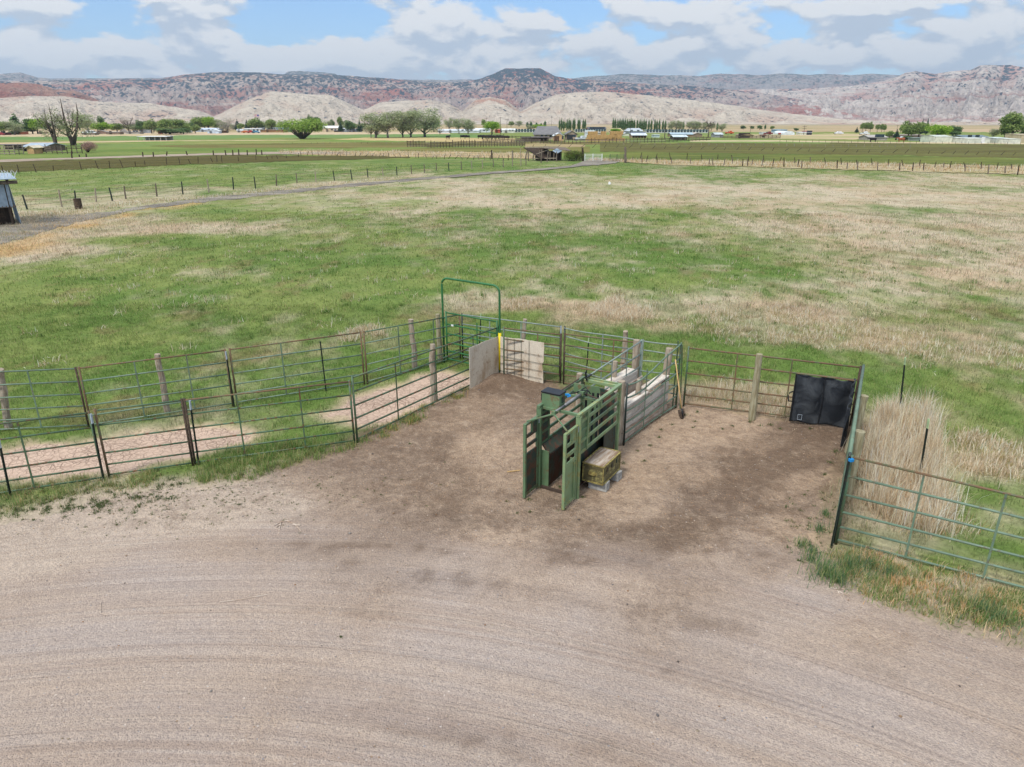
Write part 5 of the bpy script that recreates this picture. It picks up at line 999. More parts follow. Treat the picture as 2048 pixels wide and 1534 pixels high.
T('airy', 308, 267, 245, 'greyish tree in front of the white barn end', wpx=18, var=1)
T('round', 332, 268, 239, 'large green tree at left of the leafy row', wpx=32, var=0); T('airy', 345, 267, 238, 'greyish crown in the middle of the leafy row', wpx=28, var=2); T('round', 362, 267, 239, 'largest round green tree of the leafy row', wpx=34, var=1); T('dark', 340, 269, 257, 'dark hedge under the leafy row', wpx=50, var=0); T('dark', 367, 268, 256, 'dark bush at the right foot of the leafy row', wpx=30, var=2)
T('round', 391, 267, 250, 'small yellow-green tree beside the white-roofed barn', wpx=20, var=2); T('dark', 383, 264, 244, 'small dark tree between the leafy row and the barns', wpx=12)
T('round', 400, 263, 235, 'green tree behind the blue-roofed sheds, left one', wpx=28, var=1); T('lime', 418, 263, 234, 'brighter green tree behind the blue-roofed sheds', wpx=28, var=1); T('round', 434, 263, 240, 'hazy green tree above the white sheds', wpx=26, var=0)
T('grey', 456, 266, 236, 'large leafless grey tree by the white sheds', wpx=38); T('conifer', 476, 262, 240, 'dark conifer behind the long white building, left one', wpx=14); T('conifer', 495, 262, 240, 'dark conifer behind the long white building, right one', wpx=11, var=1); T('round', 483, 263, 247, 'low green tree between the two conifers', wpx=14)
T('round', 512, 262, 236, 'broad pale green tree right of the conifers', wpx=30, var=2); T('airy', 540, 262, 243, 'thin pale tree by the flagpole', wpx=22, var=2); T('round', 544, 263, 239, 'olive tree right of the flagpole', wpx=22, var=0); T('airy', 568, 262, 242, 'small grey tree left of the big willow bush', wpx=18)
T('willow', 605, 278, 237, 'large round yellow-green willow bush alone in the field', wpx=78)
T('dark', 622, 262, 231, 'thin dark tree above the right of the willow bush', wpx=12, var=1); T('dark', 634, 262, 235, 'dark spreading tree behind the willow bush', wpx=20, var=2); T('airy', 655, 262, 242, 'pale tree left of the tan hall', wpx=20, var=3)
T('dark', 665, 260, 239, 'small tree over the tan hall roof', wpx=10); T('round', 682, 260, 234, 'tree rising over the right end of the tan hall', wpx=12, var=1); T('conifer', 682, 264, 244, 'dark conifer in front of the tan hall', wpx=11, var=1)
T('dark', 700, 264, 241, 'rounded dark tree behind the grey farmhouse', wpx=20); T('conifer', 720, 264, 241, 'conifer just left of the first tall cottonwood', wpx=13)
T('airy', 752, 276, 226, 'first tall cottonwood of the group, left', wpx=56, var=0); T('airy', 776, 276, 223, 'second tall cottonwood with a bare leaning top', wpx=56, var=3); T('grey', 742, 276, 240, 'lower grey tree in front of the left cottonwood', wpx=30, var=1)
T('airy', 806, 275, 223, 'slim cottonwood in the middle of the group', wpx=44, var=1); T('airy', 822, 275, 222, 'spreading cottonwood left of the tallest', wpx=48, var=2); T('airy', 850, 274, 217, 'tallest and widest cottonwood of the group', wpx=64, var=0); T('round', 868, 264, 236, 'dark green tree hidden behind the tallest cottonwood', wpx=24, var=0)
T('airy', 898, 262, 236, 'faint grey-green tree right of the cottonwoods', wpx=22, var=1); T('airy', 918, 268, 238, 'greenish tree left of the white stables', wpx=26, var=3); T('airy', 936, 268, 237, 'airy tree in front of the white stables', wpx=30, var=0); T('bare', 880, 269, 258, 'small bare bush before the white buildings', wpx=14)
T('lime', 984, 269, 243, 'bright round tree with dark forked trunk by the red shed', wpx=32, var=2); T('round', 967, 256, 239, 'small round far tree above the stables', wpx=8); T('round', 1022, 254, 243, 'far green tree over the long white stable', wpx=12, var=1); T('airy', 1038, 254, 242, 'far greyish tree over the long white stable', wpx=16, var=2)
T('airy', 1062, 261, 250, 'grey bush left of the bright clipped trees', wpx=18, var=1); T('lime', 1078, 261, 249, 'bright clipped tree behind the grey-roofed house, larger one', wpx=24, var=1); T('lime', 1092, 261, 252, 'bright clipped tree behind the grey-roofed house, smaller one', wpx=14, var=2)
for i, (x, yt) in enumerate(((1062, 243), (1073, 245), (1082, 246), (1090, 242), (1055, 244))): T('poplar', x, 255, yt, 'short dark poplar far behind the clipped bright trees', wpx=6, var=i % 2, group='short far poplars')
for i, (x, yt) in enumerate(((1119, 239), (1123, 237), (1127, 240), (1134, 239), (1138, 237), (1141, 240), (1146, 238), (1149, 237), (1156, 237), (1159, 238), (1166, 238), (1170, 238))): T('poplar', x, 262, yt, 'narrow dark poplar in the short row above the grey-roofed house', wpx=4.2, var=i % 2, group='poplars in the short row')
T('round', 1128, 261, 244, 'leafy green tree among the poplars of the short row', wpx=14, var=2)
xs_ = [1226, 1230, 1235, 1239, 1243, 1246, 1250, 1254, 1258, 1261, 1264, 1268, 1274, 1279, 1283, 1287, 1291, 1297, 1302, 1309, 1313, 1318, 1325, 1330]
for i, x in enumerate(xs_): T('poplar', x, 263, 236.5 + (i % 3) * .8 + i * .12, 'tall narrow poplar in the long dark row over the stables', wpx=4.6, var=i % 2, group='poplars in the long row')
T('poplar', 1366, 262, 242, 'lone poplar between the two grey-green groves', wpx=4.6); T('poplar', 1434, 262, 245, 'dark poplar at the right end of the groves', wpx=4.4, var=1)
for i, (x, yt, w_) in enumerate(((1342, 241, 16), (1352, 241, 18), (1360, 243, 14), (1378, 243, 16), (1390, 242, 18), (1396, 243, 14), (1410, 245, 16), (1422, 246, 18), (1444, 247, 18))): T('airy', x, 263, yt, 'pale grey-green tree in the grove right of the long poplar row', wpx=w_, var=i % 4, group='pale trees of the grove')
T('lime', 1231, 267, 257, 'dark green round bush beside the hay stack', wpx=20, var=0)
T('dark', 1486, 259, 251, 'first round tree out on the right plain', wpx=10); T('dark', 1504, 259, 252, 'second round tree out on the right plain', wpx=8, var=1); T('dark', 1519, 260, 251, 'third and widest round tree out on the right plain', wpx=10, var=2); T('poplar', 1530, 259, 249, 'slim poplar between the plain trees', wpx=4); T('round', 1544, 261, 252, 'dusty tree left of the blue silo shed', wpx=8); T('dark', 1592, 262, 256, 'dark round bush behind the white dome', wpx=10)
T('twiggy', 1526, 275, 268, 'mustard coloured bush behind the broken shed', wpx=18, var=1)
for i, (x, yt, w_) in enumerate(((1724, 246, 10), (1731, 245, 11), (1740, 244, 11), (1754, 249, 9), (1763, 248, 8), (1768, 249, 8))): T('round', x, 264, yt, 'upright green tree in the small cluster above the grey barn', wpx=w_, var=i % 3, group='cluster above the grey barn')
T('conifer', 1713, 266, 255, 'small conifer at the left of the small cluster', wpx=8); T('round', 1778, 277, 262, 'small green tree between the grey barn and the conifer', wpx=14, var=1); T('conifer', 1792, 277, 259, 'dark pointed conifer beside the long brown house', wpx=11, var=1)
T('round', 1815, 279, 243, 'large olive tree in front of the long brown house', wpx=32, var=2); T('round', 1836, 279, 245, 'olive tree leaning into the bright domed tree', wpx=30, var=0); T('conifer', 1841, 270, 239, 'far conifer peaking over the olive trees, left', wpx=9); T('conifer', 1851, 270, 238, 'far conifer peaking over the olive trees, right', wpx=9, var=1)
T('lime', 1872, 281, 250, 'wide bright green domed tree left of the pale barn', wpx=44, var=0); T('dark', 1905, 275, 252, 'green tree behind the pale barn', wpx=28, var=1); T('dark', 1815, 281, 272, 'low dark hedge under the olive trees', wpx=20, var=0)
T('round', 2022, 281, 226, 'big green tree at the right edge of the village', wpx=46, var=1); T('round', 2008, 280, 240, 'lower left limb mass of the big right tree', wpx=26, var=2); T('airy', 1984, 280, 258, 'greyish bush left of the big right tree', wpx=20, var=3); T('dark', 2046, 280, 244, 'tree cut by the right edge of the view', wpx=18, var=2)
for i, (x, yt, w_) in enumerate(((2, 246, 26), (44, 248, 24), (92, 246, 24), (120, 250, 26), (160, 246, 30), (196, 247, 24), (224, 250, 22), (246, 249, 20), (266, 251, 20), (294, 246, 22), (318, 244, 24), (352, 243, 26), (374, 247, 20), (410, 241, 24), (446, 245, 20), (466, 248, 16), (504, 245, 20), (528, 247, 18), (555, 248, 16), (578, 246, 18), (640, 246, 18), (690, 247, 14), (708, 246, 14), (728, 247, 12))): T(('airy', 'round', 'dark')[i % 3], x, 260.5, yt, 'hazy green tree in the continuous belt behind the left village roofs', wpx=w_, var=i % 3, group='belt of trees behind the village')
T('brush', 1148, 322, 301, 'thick green brush against the collapsed shed', wpx=40)

# ------------------------------------------------------------------ buildings
def house(label, x0, x1, yb, yw, yr, wall, roof, style='gable', depth=None, cat='building', name='farm_building', doors=(), wins=(), over=.3, rz=0, group='village buildings', open_front=False):
    """front wall runs from pixel x0 to x1 at base yb; wall top yw; ridge yr"""
    xm = (x0 + x1) / 2; L = G(x0, yb); Rr = G(x1, yb); g = G(xm, yb); w = (Rr - L).length; h = max(1.2, hgt((xm, yb), (xm, yw))[0]); hr = max(h + .05, hgt((xm, yb), (xm, yr))[0]); d = depth or w * .6
    rt = thing(name, (g.x, g.y, 0), label, cat, group, R(rz) - math.atan2(g.x, g.y) * .0); wm, rm = wallmat(wall), wallmat(roof, .55); hw = w / 2
    m = MB()
    if style in ('gable', 'hip'):       # ridge across the view
        ins = hw * .35 if style == 'hip' else 0
        if open_front:
            m.box((0, d - .1, h / 2), (w, .2, h)).box((-hw + .1, d / 2 - .1, h / 2), (.2, d - .3, h)).box((hw - .1, d / 2 - .1, h / 2), (.2, d - .3, h))
            for k in range(1, 5): m.box((-hw + w * k / 5, .12, h / 2), (.22, .22, h))
        else: m.box((0, d / 2, h / 2), (w, d, h))
        if style == 'gable':
            for s in (-1, 1): m.slab([Vector((s * (hw - .01), 0, h)), Vector((s * (hw - .01), d, h)), Vector((s * (hw - .01), d / 2, hr - .1))][::s], .05)
        m.build('wall', wm, rt); o = over; q = MB()
        q.slab([Vector((-hw - o, -o, h - .02)), Vector((hw + o, -o, h - .02)), Vector((hw + o - ins, d / 2, hr)), Vector((-hw - o + ins, d / 2, hr))], .12)
        q.slab([Vector((hw + o, d + o, h - .02)), Vector((-hw - o, d + o, h - .02)), Vector((-hw - o + ins, d / 2, hr)), Vector((hw + o - ins, d / 2, hr))], .12)
        if ins:
            q.slab([Vector((-hw - o, d + o, h - .02)), Vector((-hw - o, -o, h - .02)), Vector((-hw - o + ins, d / 2, hr))], .12); q.slab([Vector((hw + o, -o, h - .02)), Vector((hw + o, d + o, h - .02)), Vector((hw + o - ins, d / 2, hr))], .12)
        q.build('roof', rm, rt)
    elif style == 'front':              # gable end faces the view
        m.box((0, d / 2, h / 2), (w, d, h)); m.slab([Vector((-hw, -.004, h)), Vector((hw, -.004, h)), Vector((0, -.004, hr - .05))], -.1); m.build('wall', wm, rt); o = over; q = MB()
        q.slab([Vector((-hw - o, -o, h - o * .3)), Vector((0, -o, hr)), Vector((0, d + o, hr)), Vector((-hw - o, d + o, h - o * .3))][::-1], .12); q.slab([Vector((0, -o, hr)), Vector((hw + o, -o, h - o * .3)), Vector((hw + o, d + o, h - o * .3)), Vector((0, d + o, hr))][::-1], .12); q.build('roof', rm, rt)
    elif style == 'shed':               # single slope up to the back
        if open_front:
            m.box((0, d - .1, h / 2), (w, .2, h))
            for k in range(0, 6): m.box((-hw + .1 + (w - .2) * k / 5, .12, h / 2), (.2, .2, h))
        else: m.box((0, d / 2, h / 2), (w, d, h))
        m.build('wall', wm, rt); MB().slab([Vector((-hw - over, -over, h + .12)), Vector((hw + over, -over, h + .12)), Vector((hw + over, d + over, hr + .12)), Vector((-hw - over, d + over, hr + .12))], .12).build('roof', rm, rt)
    elif style == 'arch':
        n = 14; P = [(-hw * math.cos(math.pi * i / n), (h * .55 if yw != yb else 0) + (hr - (h * .55 if yw != yb else 0)) * math.sin(math.pi * i / n)) for i in range(n + 1)]
        m.slab([Vector((x, 0, z)) for x, z in [(-hw, 0)] + P + [(hw, 0)]][::-1], .1); m.build('wall', wm, rt); q = MB()
        P2 = [(-hw, 0)] + P + [(hw, 0)]
        for i in range(len(P2) - 1): q.quad((P2[i][0], .06, P2[i][1]), (P2[i][0], d, P2[i][1]), (P2[i + 1][0], d, P2[i + 1][1]), (P2[i + 1][0], .06, P2[i + 1][1]))
        q.build('roof', rm, rt)
    for (u, ww, hh_, z) in wins: MB().box((-hw + u * w, -.02, z), (ww, .08, hh_)).build('window', M['glass'], rt)
    for (u, ww, hh_, c) in doors: MB().box((-hw + u * w, -.03, hh_ / 2), (ww, .08, hh_)).build('door', wallmat(c), rt)
    return rt
WH = (226, 230, 232); GRF = (196, 202, 208); TAN = (198, 174, 140); BR = (128, 100, 80)
# near left farm yard
house('grey-roofed open barn behind the plywood hut at the left', 46, 90, 303, 297, 286.5, (128, 112, 98), (172, 186, 198), 'gable', 9, open_front=True)
house('small tan plywood hut in front of the grey-roofed barn', 56, 69, 308, 296, 292, (206, 168, 118), (222, 210, 180), 'front', 3.4)
house('long low dark pole shed at the far left', -12, 46, 300, 294, 292, (92, 78, 68), (104, 92, 82), 'shed', 5, open_front=True)
house('long white-roofed open cattle shelter in the left field', 276, 333, 281, 273.6, 273, (190, 186, 176), (236, 236, 234), 'shed', 6, open_front=True)
for a in [('white-roofed low shed at the left of the village', 163, 190, 270, 266, 264, (150, 132, 120), WH, 'gable'), ('white farmhouse roof behind the forked tree', 172, 186, 267, 263, 261, WH, WH, 'gable'),
          ('brown weathered barn at the left of the village', 192, 212, 268, 265, 261, (150, 124, 108), (160, 148, 140), 'front'), ('low brown tin-roofed shed', 214, 240, 269, 265, 264, (146, 124, 104), (172, 164, 158), 'shed'), ('small pointed grey barn beside the brown shed', 241, 252, 267, 263, 258, (170, 164, 160), (164, 152, 142), 'front'),
          ('pink-roofed house at the left edge', 78, 92, 268, 265, 263.5, (206, 172, 160), (214, 160, 146), 'gable'), ('maroon and white shed at the very left edge', -8, 14, 270, 267, 265, (142, 60, 66), (196, 190, 196), 'gable'), ('low orange-walled yard behind the stout poplar', 16, 46, 269, 266.5, 266, (192, 116, 84), (186, 120, 92), 'shed'),
          ('white barn with broad bright roof', 279, 297, 266, 261, 255.5, (214, 220, 228), (234, 238, 240), 'front'), ('long low grey sheds behind the tan bank', 252, 280, 268, 265, 264, (176, 170, 162), (196, 192, 188), 'gable'), ('tiny red shed below the leafy row', 317, 324, 268, 266.5, 265, (206, 72, 56), (212, 84, 66), 'shed'),
          ('small white shed right of the leafy row', 378, 384, 265, 259, 258, WH, WH, 'shed'), ('blue-edged white roofed hall among trees', 392, 436, 264, 259, 256, (176, 186, 196), (206, 218, 236), 'gable'), ('pale blue gabled shed in front of the blue-edged hall', 415, 438, 267, 262, 258.5, (206, 220, 234), (232, 240, 244), 'front'), ('brown board stack shed by the grey tree', 441, 454, 266, 262.5, 262, BR, (120, 88, 72), 'shed'),
          ('low white-fronted carport right of the grey tree', 474, 487, 265, 261, 258, (196, 196, 190), (206, 210, 214), 'gable'), ('long white mobile home with coloured trucks before it', 488, 522, 265, 258, 256.5, (230, 234, 230), (208, 208, 206), 'gable'), ('white-roofed shed with blue wall', 516, 528, 262, 257, 254.5, (110, 150, 200), WH, 'gable'), ('long white-roofed building right of the flagpole', 534, 553, 262, 258, 254.5, (196, 206, 216), (232, 236, 240), 'gable'),
          ('dark blue-grey roofed house left of the willow', 552, 580, 264, 260, 255, (128, 138, 150), (96, 106, 118), 'gable'), ('long brown timber stack wall', 521, 568, 265, 260.5, 260, (158, 122, 84), (150, 116, 80), 'shed'),
          ('big tan steel hall with white roof', 645, 677, 264, 256, 251.5, (202, 184, 152), (234, 234, 228), 'gable'), ('grey farmhouse with white tin roof', 668, 702, 264, 261, 256, (122, 136, 146), (228, 232, 236), 'gable'), ('lower right wing of the grey farmhouse', 702, 722, 264, 261.5, 257.5, (150, 156, 166), (224, 228, 234), 'gable'),
          ('long white low stable left of the bright tree', 876, 958, 266, 261, 258.5, (222, 228, 232), (226, 232, 236), 'gable'), ('white tall hall left of the bright tree', 950, 980, 265, 259, 256.5, (224, 230, 234), (232, 234, 236), 'gable'), ('red shed right of the bright tree', 990, 1001, 266, 260, 259, (190, 88, 70), (196, 100, 84), 'shed'), ('white house with a green roof beside the red shed', 1004, 1030, 266, 260.5, 257, (222, 222, 210), (228, 232, 228), 'gable')]:
    lb, x0, x1, yb, yw, yr, wc, rc, st = a; w_m = (x1 - x0) * G(x0, yb).y / FPX
    house(lb, x0, x1, yb, yw, yr, wc, rc, st, doors=((.3, 1.4, 1.9, tuple(int(q * .55) for q in wc)),), wins=((.6, 1.3, .9, 1.5), (.82, 1.3, .9, 1.5)) if st == 'gable' and w_m > 6 else ())
# long stables; open bays are dark panes, inner shade put into their colour
house('very long white stable with a row of dark open bays', 1000, 1118, 265, 260.6, 259.6, (214, 212, 202), (150, 170, 160), 'shed', 6, wins=[(k / 20 + .025, 1.25, 1.9, 1.3) for k in range(20)])
house('right part of the long stable with narrow dark bays', 1150, 1212, 265, 260.6, 259.8, (206, 202, 188), (150, 166, 158), 'shed', 6, wins=[(k / 12 + .04, 1.0, 1.8, 1.3) for k in range(12)])
house('long grey-roofed stable right of the poplars', 1292, 1416, 266, 261, 260, (214, 214, 206), (126, 146, 146), 'shed', 6, wins=[(k / 20 + .025, 1.2, 1.7, 1.3) for k in range(20)])
house('large hip-roofed taupe house with charcoal shingles', 1070, 1122, 279, 269, 252.5, (176, 158, 144), (122, 120, 120), 'hip', 16, wins=((.26, .9, 1.3, 1.5), (.43, .9, 1.3, 1.5), (.6, .9, 1.3, 1.5)), over=.6)
house('gabled right wing of the taupe shingled house', 1133, 1154, 279, 269, 262, (186, 164, 146), (118, 114, 112), 'front', 12, doors=((.3, 2.4, 2.4, (52, 54, 60)),), wins=((.7, 1.5, 1.4, 1.7),), over=.5)
house('tan plywood shop with white tin roof before the taupe house', 1108, 1127, 283, 272, 266.5, (212, 172, 130), (224, 230, 232), 'front', 9, doors=((.28, 1.8, 2.6, (98, 70, 52)),), wins=((.9, .6, 1.6, 1.6),))
house('low dark lean-to shed left of the plywood shop', 1044, 1098, 283, 275.5, 274.5, (84, 72, 62), (92, 78, 66), 'shed', 7, open_front=True)
house('dark timber lodge with brown roof beyond the hay', 1176, 1212, 264, 257.5, 254, (150, 86, 62), (86, 84, 88), 'gable', 12, wins=((.5, 5, 2.4, 2), (.8, 3, 2.4, 2), (.2, 3, 2.4, 2)))
house('white-doored pale garage behind the hay stack', 1171, 1212, 274, 265.5, 264.5, (204, 186, 164), (196, 184, 170), 'shed', 8, doors=((.2, 4.6, 3, (228, 234, 238)),))
house('pale grey many-gabled house before the long poplar row', 1253, 1286, 267, 262, 256.5, (204, 208, 204), (188, 196, 202), 'hip', 10, wins=((.3, 1.5, 1, 1.5), (.7, 1.5, 1, 1.5)))
house('tan-roofed house at the left end of the poplar row', 1222, 1246, 267, 262, 256.5, (212, 200, 176), (206, 186, 150), 'hip', 10)
house('long dark-roofed barn behind the cream hut', 1236, 1291, 271, 266, 263.8, (110, 102, 98), (84, 96, 110), 'gable', 8)
house('cream hut with dark window beside the hay', 1248, 1260, 272, 267, 265.5, (232, 230, 208), (238, 238, 232), 'front', 5, wins=((.5, 1.6, 1, 1.5),))
house('white-roofed open shed right of the cream hut', 1264, 1293, 276, 270.5, 266.3, (170, 140, 116), (216, 224, 230), 'gable', 8, open_front=True)
house('pale blue low trailer left of the power pole', 1307, 1319, 275, 270, 269.3, (210, 224, 226), (222, 230, 230), 'gable', 5)
house('white slanted tin roof over a dark pen shed', 1347, 1374, 280, 273.5, 270.2, (84, 72, 64), (214, 226, 230), 'gable', 7, open_front=True)
house('blue-grey tin barn behind the dark pen shed', 1342, 1386, 274, 269, 265, (150, 122, 96), (170, 190, 200), 'gable', 8)
house('weathered brown gabled barn with white lean roof', 1386, 1404, 274, 268.5, 265.5, (152, 130, 108), (196, 186, 176), 'front', 7)
house('grey tin-roofed barn with grey board wall', 1430, 1446, 275, 268.8, 265.2, (162, 164, 166), (204, 214, 216), 'gable', 7)
house('collapsed dark shed with tan gable on the right plain', 1483, 1506, 276.5, 272, 267.5, (192, 168, 130), (140, 116, 92), 'front', 9, doors=((.2, 5, 2.2, (54, 44, 40)),))
house('long white trailer building by the blue silo shed', 1525, 1552, 269, 265, 264.4, (226, 232, 232), (218, 226, 228), 'gable', 6)
house('corrugated blue-grey silo shed', 1551, 1574, 266, 259.5, 259, (150, 174, 190), (166, 188, 200), 'shed', 8)
house('white arched fabric barn', 1567, 1589, 270, 266, 262, (230, 236, 238), (228, 236, 238), 'arch', 16)
house('white-fronted truck shed with cream panel', 1600, 1623, 270, 265.2, 264.6, (236, 232, 212), (240, 240, 240), 'shed', 6, doors=((.78, 2.8, 2.2, (50, 54, 70)),))
house('red-roofed shed behind the truck shed', 1610, 1624, 267, 264.2, 263.5, (206, 96, 76), (206, 84, 66), 'shed', 5)
house('grey horse barn with wide grey roof at the right', 1738, 1774, 281, 275.5, 270, (172, 164, 152), (180, 174, 166), 'gable', 9, wins=((.55, 3.6, 1.2, 1.7),))
house('long brown-roofed house behind the olive trees', 1790, 1846, 276, 272, 269, (132, 112, 100), (152, 136, 124), 'gable', 9)
house('small sage green shed between house and pale barn', 1826, 1840, 282, 278.5, 276.5, (150, 162, 150), (160, 176, 172), 'gable', 4)
house('large pale cream metal barn with low arched top', 1870, 1903, 285.5, 273, 270.5, (216, 220, 200), (206, 212, 200), 'gable', 10, over=.1)
house('slate-roofed house behind the cream sheds', 1928, 1978, 281, 275, 270.5, (176, 176, 164), (112, 130, 140), 'gable', 11, wins=((.2, 1.6, 1, 1.6), (.5, 1.6, 1, 1.6)))
house('long low cream metal shed with a single small door', 1935, 1979, 287, 277.5, 276.8, (214, 218, 202), (222, 226, 214), 'shed', 9, doors=((.68, 1.2, 2.1, (238, 240, 238)),), over=.1)
house('cream side shed left of the long low cream shed', 1923, 1934, 286, 276.5, 275.5, (198, 204, 190), (208, 214, 204), 'shed', 6, over=.1)
house('paired grey-green sheds left of the rightmost cream shed', 1991, 2016, 287, 277, 275.5, (194, 200, 186), (206, 216, 212), 'shed', 6, over=.1)
house('rightmost cream shed of the village with blank front', 2017, 2040, 288, 278.5, 277.8, (226, 228, 212), (216, 222, 208), 'shed', 6, over=.1)
house('tan building cut by the right edge', 2040, 2075, 285, 270, 269, (206, 186, 154), (198, 180, 150), 'shed', 9, over=.1)
# hay: bales stacked in a bank
bale_me = None
r3 = random.Random(9); base = G(1212, 283); ppm = FPX / base.y
bn = 0
for row, (xa, xb, lv) in enumerate(((1176, 1250, 0), (1178, 1246, 1), (1181, 1243, 2))):
    x = xa
    while x < xb:
        w_ = 8.2; gp = G(x, 283 - (x > 1215) * .6)
        if lv == 2 and r3.random() < .45: x += w_ * 1.05; continue
        if bale_me is None:
            o = MB().box((0, 0, .6), (1.9, 1.2, 1.16)).build('hay_bale', M['straw'], None, bevel=.06); bale_me = o
        else: o = bale_me.copy(); COL.objects.link(o)
        o.location = (gp.x + r3.uniform(-.15, .15), gp.y + r3.uniform(-.3, .3) + row * .15, lv * 1.18); o.rotation_euler = (0, 0, R(r3.uniform(-6, 6)))
        tag(o, ['golden straw bale on the ground course of the big hay stack', 'golden straw bale in the middle course of the big hay stack', 'golden straw bale on the top course of the big hay stack'][lv], 'hay bale', 'bales in the hay stack, ' + ['bottom', 'middle', 'top'][lv] + ' course'); x += w_ * 1.05

# ------------------------------------------------------------------ shed at the left edge of the pasture, barrel
sg = G(38, 449); rt = thing('tin_shed', (sg.x, sg.y, 0), 'grey corrugated tin shed with sagging flat roof at the left edge', 'shed', None, R(38))
def corr(w, z0, z1, axis, off, n=60):
    m = MB(); 
    for i in range(n + 1):
        u = i / n * w; a = .022 * math.sin(i * math.pi / 1.5)
        for z in (z0, z1): m.v.append((u, off + a, z) if axis == 'x' else (off + a, u, z))
    for i in range(n): k = i * 2; m.f.append((k, k + 2, k + 3, k + 1))
    return m
a = corr(5.0, 1.35, 3.0, 'x', 0); a.v = [(x - 5.1, y, z) for x, y, z in a.v]; o = a.build('tin_wall', M['galv'], rt); o.modifiers.new('s', 'SOLIDIFY').thickness = .01
a = corr(4.0, .0, 3.0, 'y', 0); a.v = [(x - .05 + .22 * (3 - z) / 3, y + .05, z) for x, y, z in a.v]; o = a.build('side_sheet', M['galv'], rt); o.modifiers.new('s', 'SOLIDIFY').thickness = .01
MB().box((-2.6, .9, .7), (4.9, .08, 1.4)).build('back_boards', M['dark_wood'], rt); MB().box((-2.4, .06, 1.36), (5, .1, .14)).build('lintel', M['old_wood'], rt)
for x in (-4.8, -3.2, -1.6, -.35): MB().tube([(x, .08, -.1), (x, .08, 3.0)], .09).build('pole', M['dark_wood'], rt)
MB().tube([(-5.2, -.35, 3.12), (.5, -.38, 3.14)], .13, 10).build('roof_beam', M['old_wood'], rt); MB().slab([Vector((-6, -.8, 3.42)), Vector((.45, -.8, 3.42)), Vector((.45, 4.5, 3.56)), Vector((-6, 4.5, 3.56))], .05).build('roof_sheet', M['galv'], rt)
for x in (-4.6, -3.7, -2.8, -1.9, -1.0, -.1): MB().box((x, 1.5, 3.3), (.12, 4.4, .16)).build('rafter', M['dark_wood'], rt)
al = thing('antler_heap', (sg.x + .0, sg.y + .2, 3.44), 'bleached white antlers piled on the tin shed roof', 'antlers')
r4 = random.Random(2)
for k in range(5):
    x = -.75 + k * .28; m = MB(); m.tube([(x, 0, 0), (x + .1, .05, .28), (x + r4.uniform(-.2, .25), .1, .5)], [.03, .024, .012], 6)
    for j in range(3): z = .12 + j * .12; m.tube([(x + .05, .03, z), (x + r4.uniform(-.2, .25), -.05, z + .2)], [.018, .008], 5)
    m.build('antler', M['white'], al)
bg_ = G(158, 418); b = thing('oil_barrel', (bg_.x, bg_.y, 0), 'rusty dark brown barrel standing by the farm track', 'barrel'); MB().tube([(0, 0, 0), (0, 0, .3), (0, 0, .32), (0, 0, .34), (0, 0, .58), (0, 0, .6), (0, 0, .62), (0, 0, .9)], [.31, .31, .325, .31, .31, .325, .31, .31], 20).build('drum', M['rust'], b)
MB().tube([(0, 0, .88), (0, 0, .92)], .322, 20).build('rim', M['dark_wood'], b)

# ------------------------------------------------------------------ post and wire fences
def fence(label, posts, mat='old_wood', r=.07, wires=(.4, .8, 1.15), wr=.009, name='post_and_wire_fence', wmat='tpost', boards=None, group='field fences'):
    g0 = G(*posts[0][0]); rt = thing(name, (g0.x, g0.y, 0), label, 'fence', group); prev = None
    for (b_, t_) in posts:
        g = G(*b_); tp = top_at(b_, t_); p0 = g - Vector((g0.x, g0.y, 0)); p1 = tp - Vector((g0.x, g0.y, 0)); p0.z = -.1
        MB().tube([p0, (p0 + p1) / 2 + Vector((random.uniform(-.02, .02), 0, 0)), p1], [r * 1.1, r, r * .85], 6).build('post', M[mat if isinstance(mat, str) else random.choice(mat)], rt)
    gs = [G(*p[0]) - Vector((g0.x, g0.y, 0)) for p in posts]
    for z in wires: MB().tube([q + Vector((0, 0, z)) for q in gs], wr, 4).build('wire', M[wmat], rt)
    return rt
fence('fence of leaning grey posts along the far side of the farm track', [((a, b), (c, d)) for a, b, c, d in ((55, 419, 45, 389), (124, 414, 117, 379), (151, 402, 149, 381), (192, 404, 190, 376), (225, 402, 218, 375), (252, 398, 248, 372), (314, 393, 311, 367), (366, 389, 363, 363), (418, 385, 414, 358), (467, 379, 465, 354), (511, 377, 508, 353), (553, 372, 552, 348), (594, 366, 592, 346), (632, 365, 630, 343), (669, 361, 666, 341), (704, 360, 701, 339), (736, 355, 734, 337), (767, 352, 764, 335), (794, 351, 793, 333), (823, 348, 822, 330), (849, 346, 848, 328), (873, 341, 872, 326), (898, 342, 897, 325), (923, 340, 922, 322), (944, 338, 943, 322), (965, 337, 964, 320), (987, 334, 986, 318), (1007, 335, 1006, 319), (1025, 333, 1025, 302), (1042, 331, 1041, 296), (1052, 331, 1052, 312))], ['old_wood', 'tpost', 'post'], .075)
fence('line of thin dark posts across the brown field at left', [((a, b), (c, d)) for a, b, c, d in ((6, 343, 3, 331), (38, 346, 34, 329), (73, 345, 66, 328), (107, 342, 106, 331), (163, 340, 159, 323), (197, 338, 190, 321), (220, 337, 218, 321), (246, 335, 239, 319), (271, 333, 270, 323), (290, 331, 289, 321), (334, 330, 332, 314), (360, 329, 357, 315), (382, 328, 376, 318), (396, 327, 396, 313), (426, 325, 421, 315), (434, 325, 433, 311), (444, 325, 443, 311), (477, 323, 476, 313), (512, 320, 511, 309), (536, 319, 533, 311), (544, 318, 544, 312), (556, 318, 553, 311), (573, 317, 572, 309), (597, 314, 597, 306))], 'dark_wood', .06)
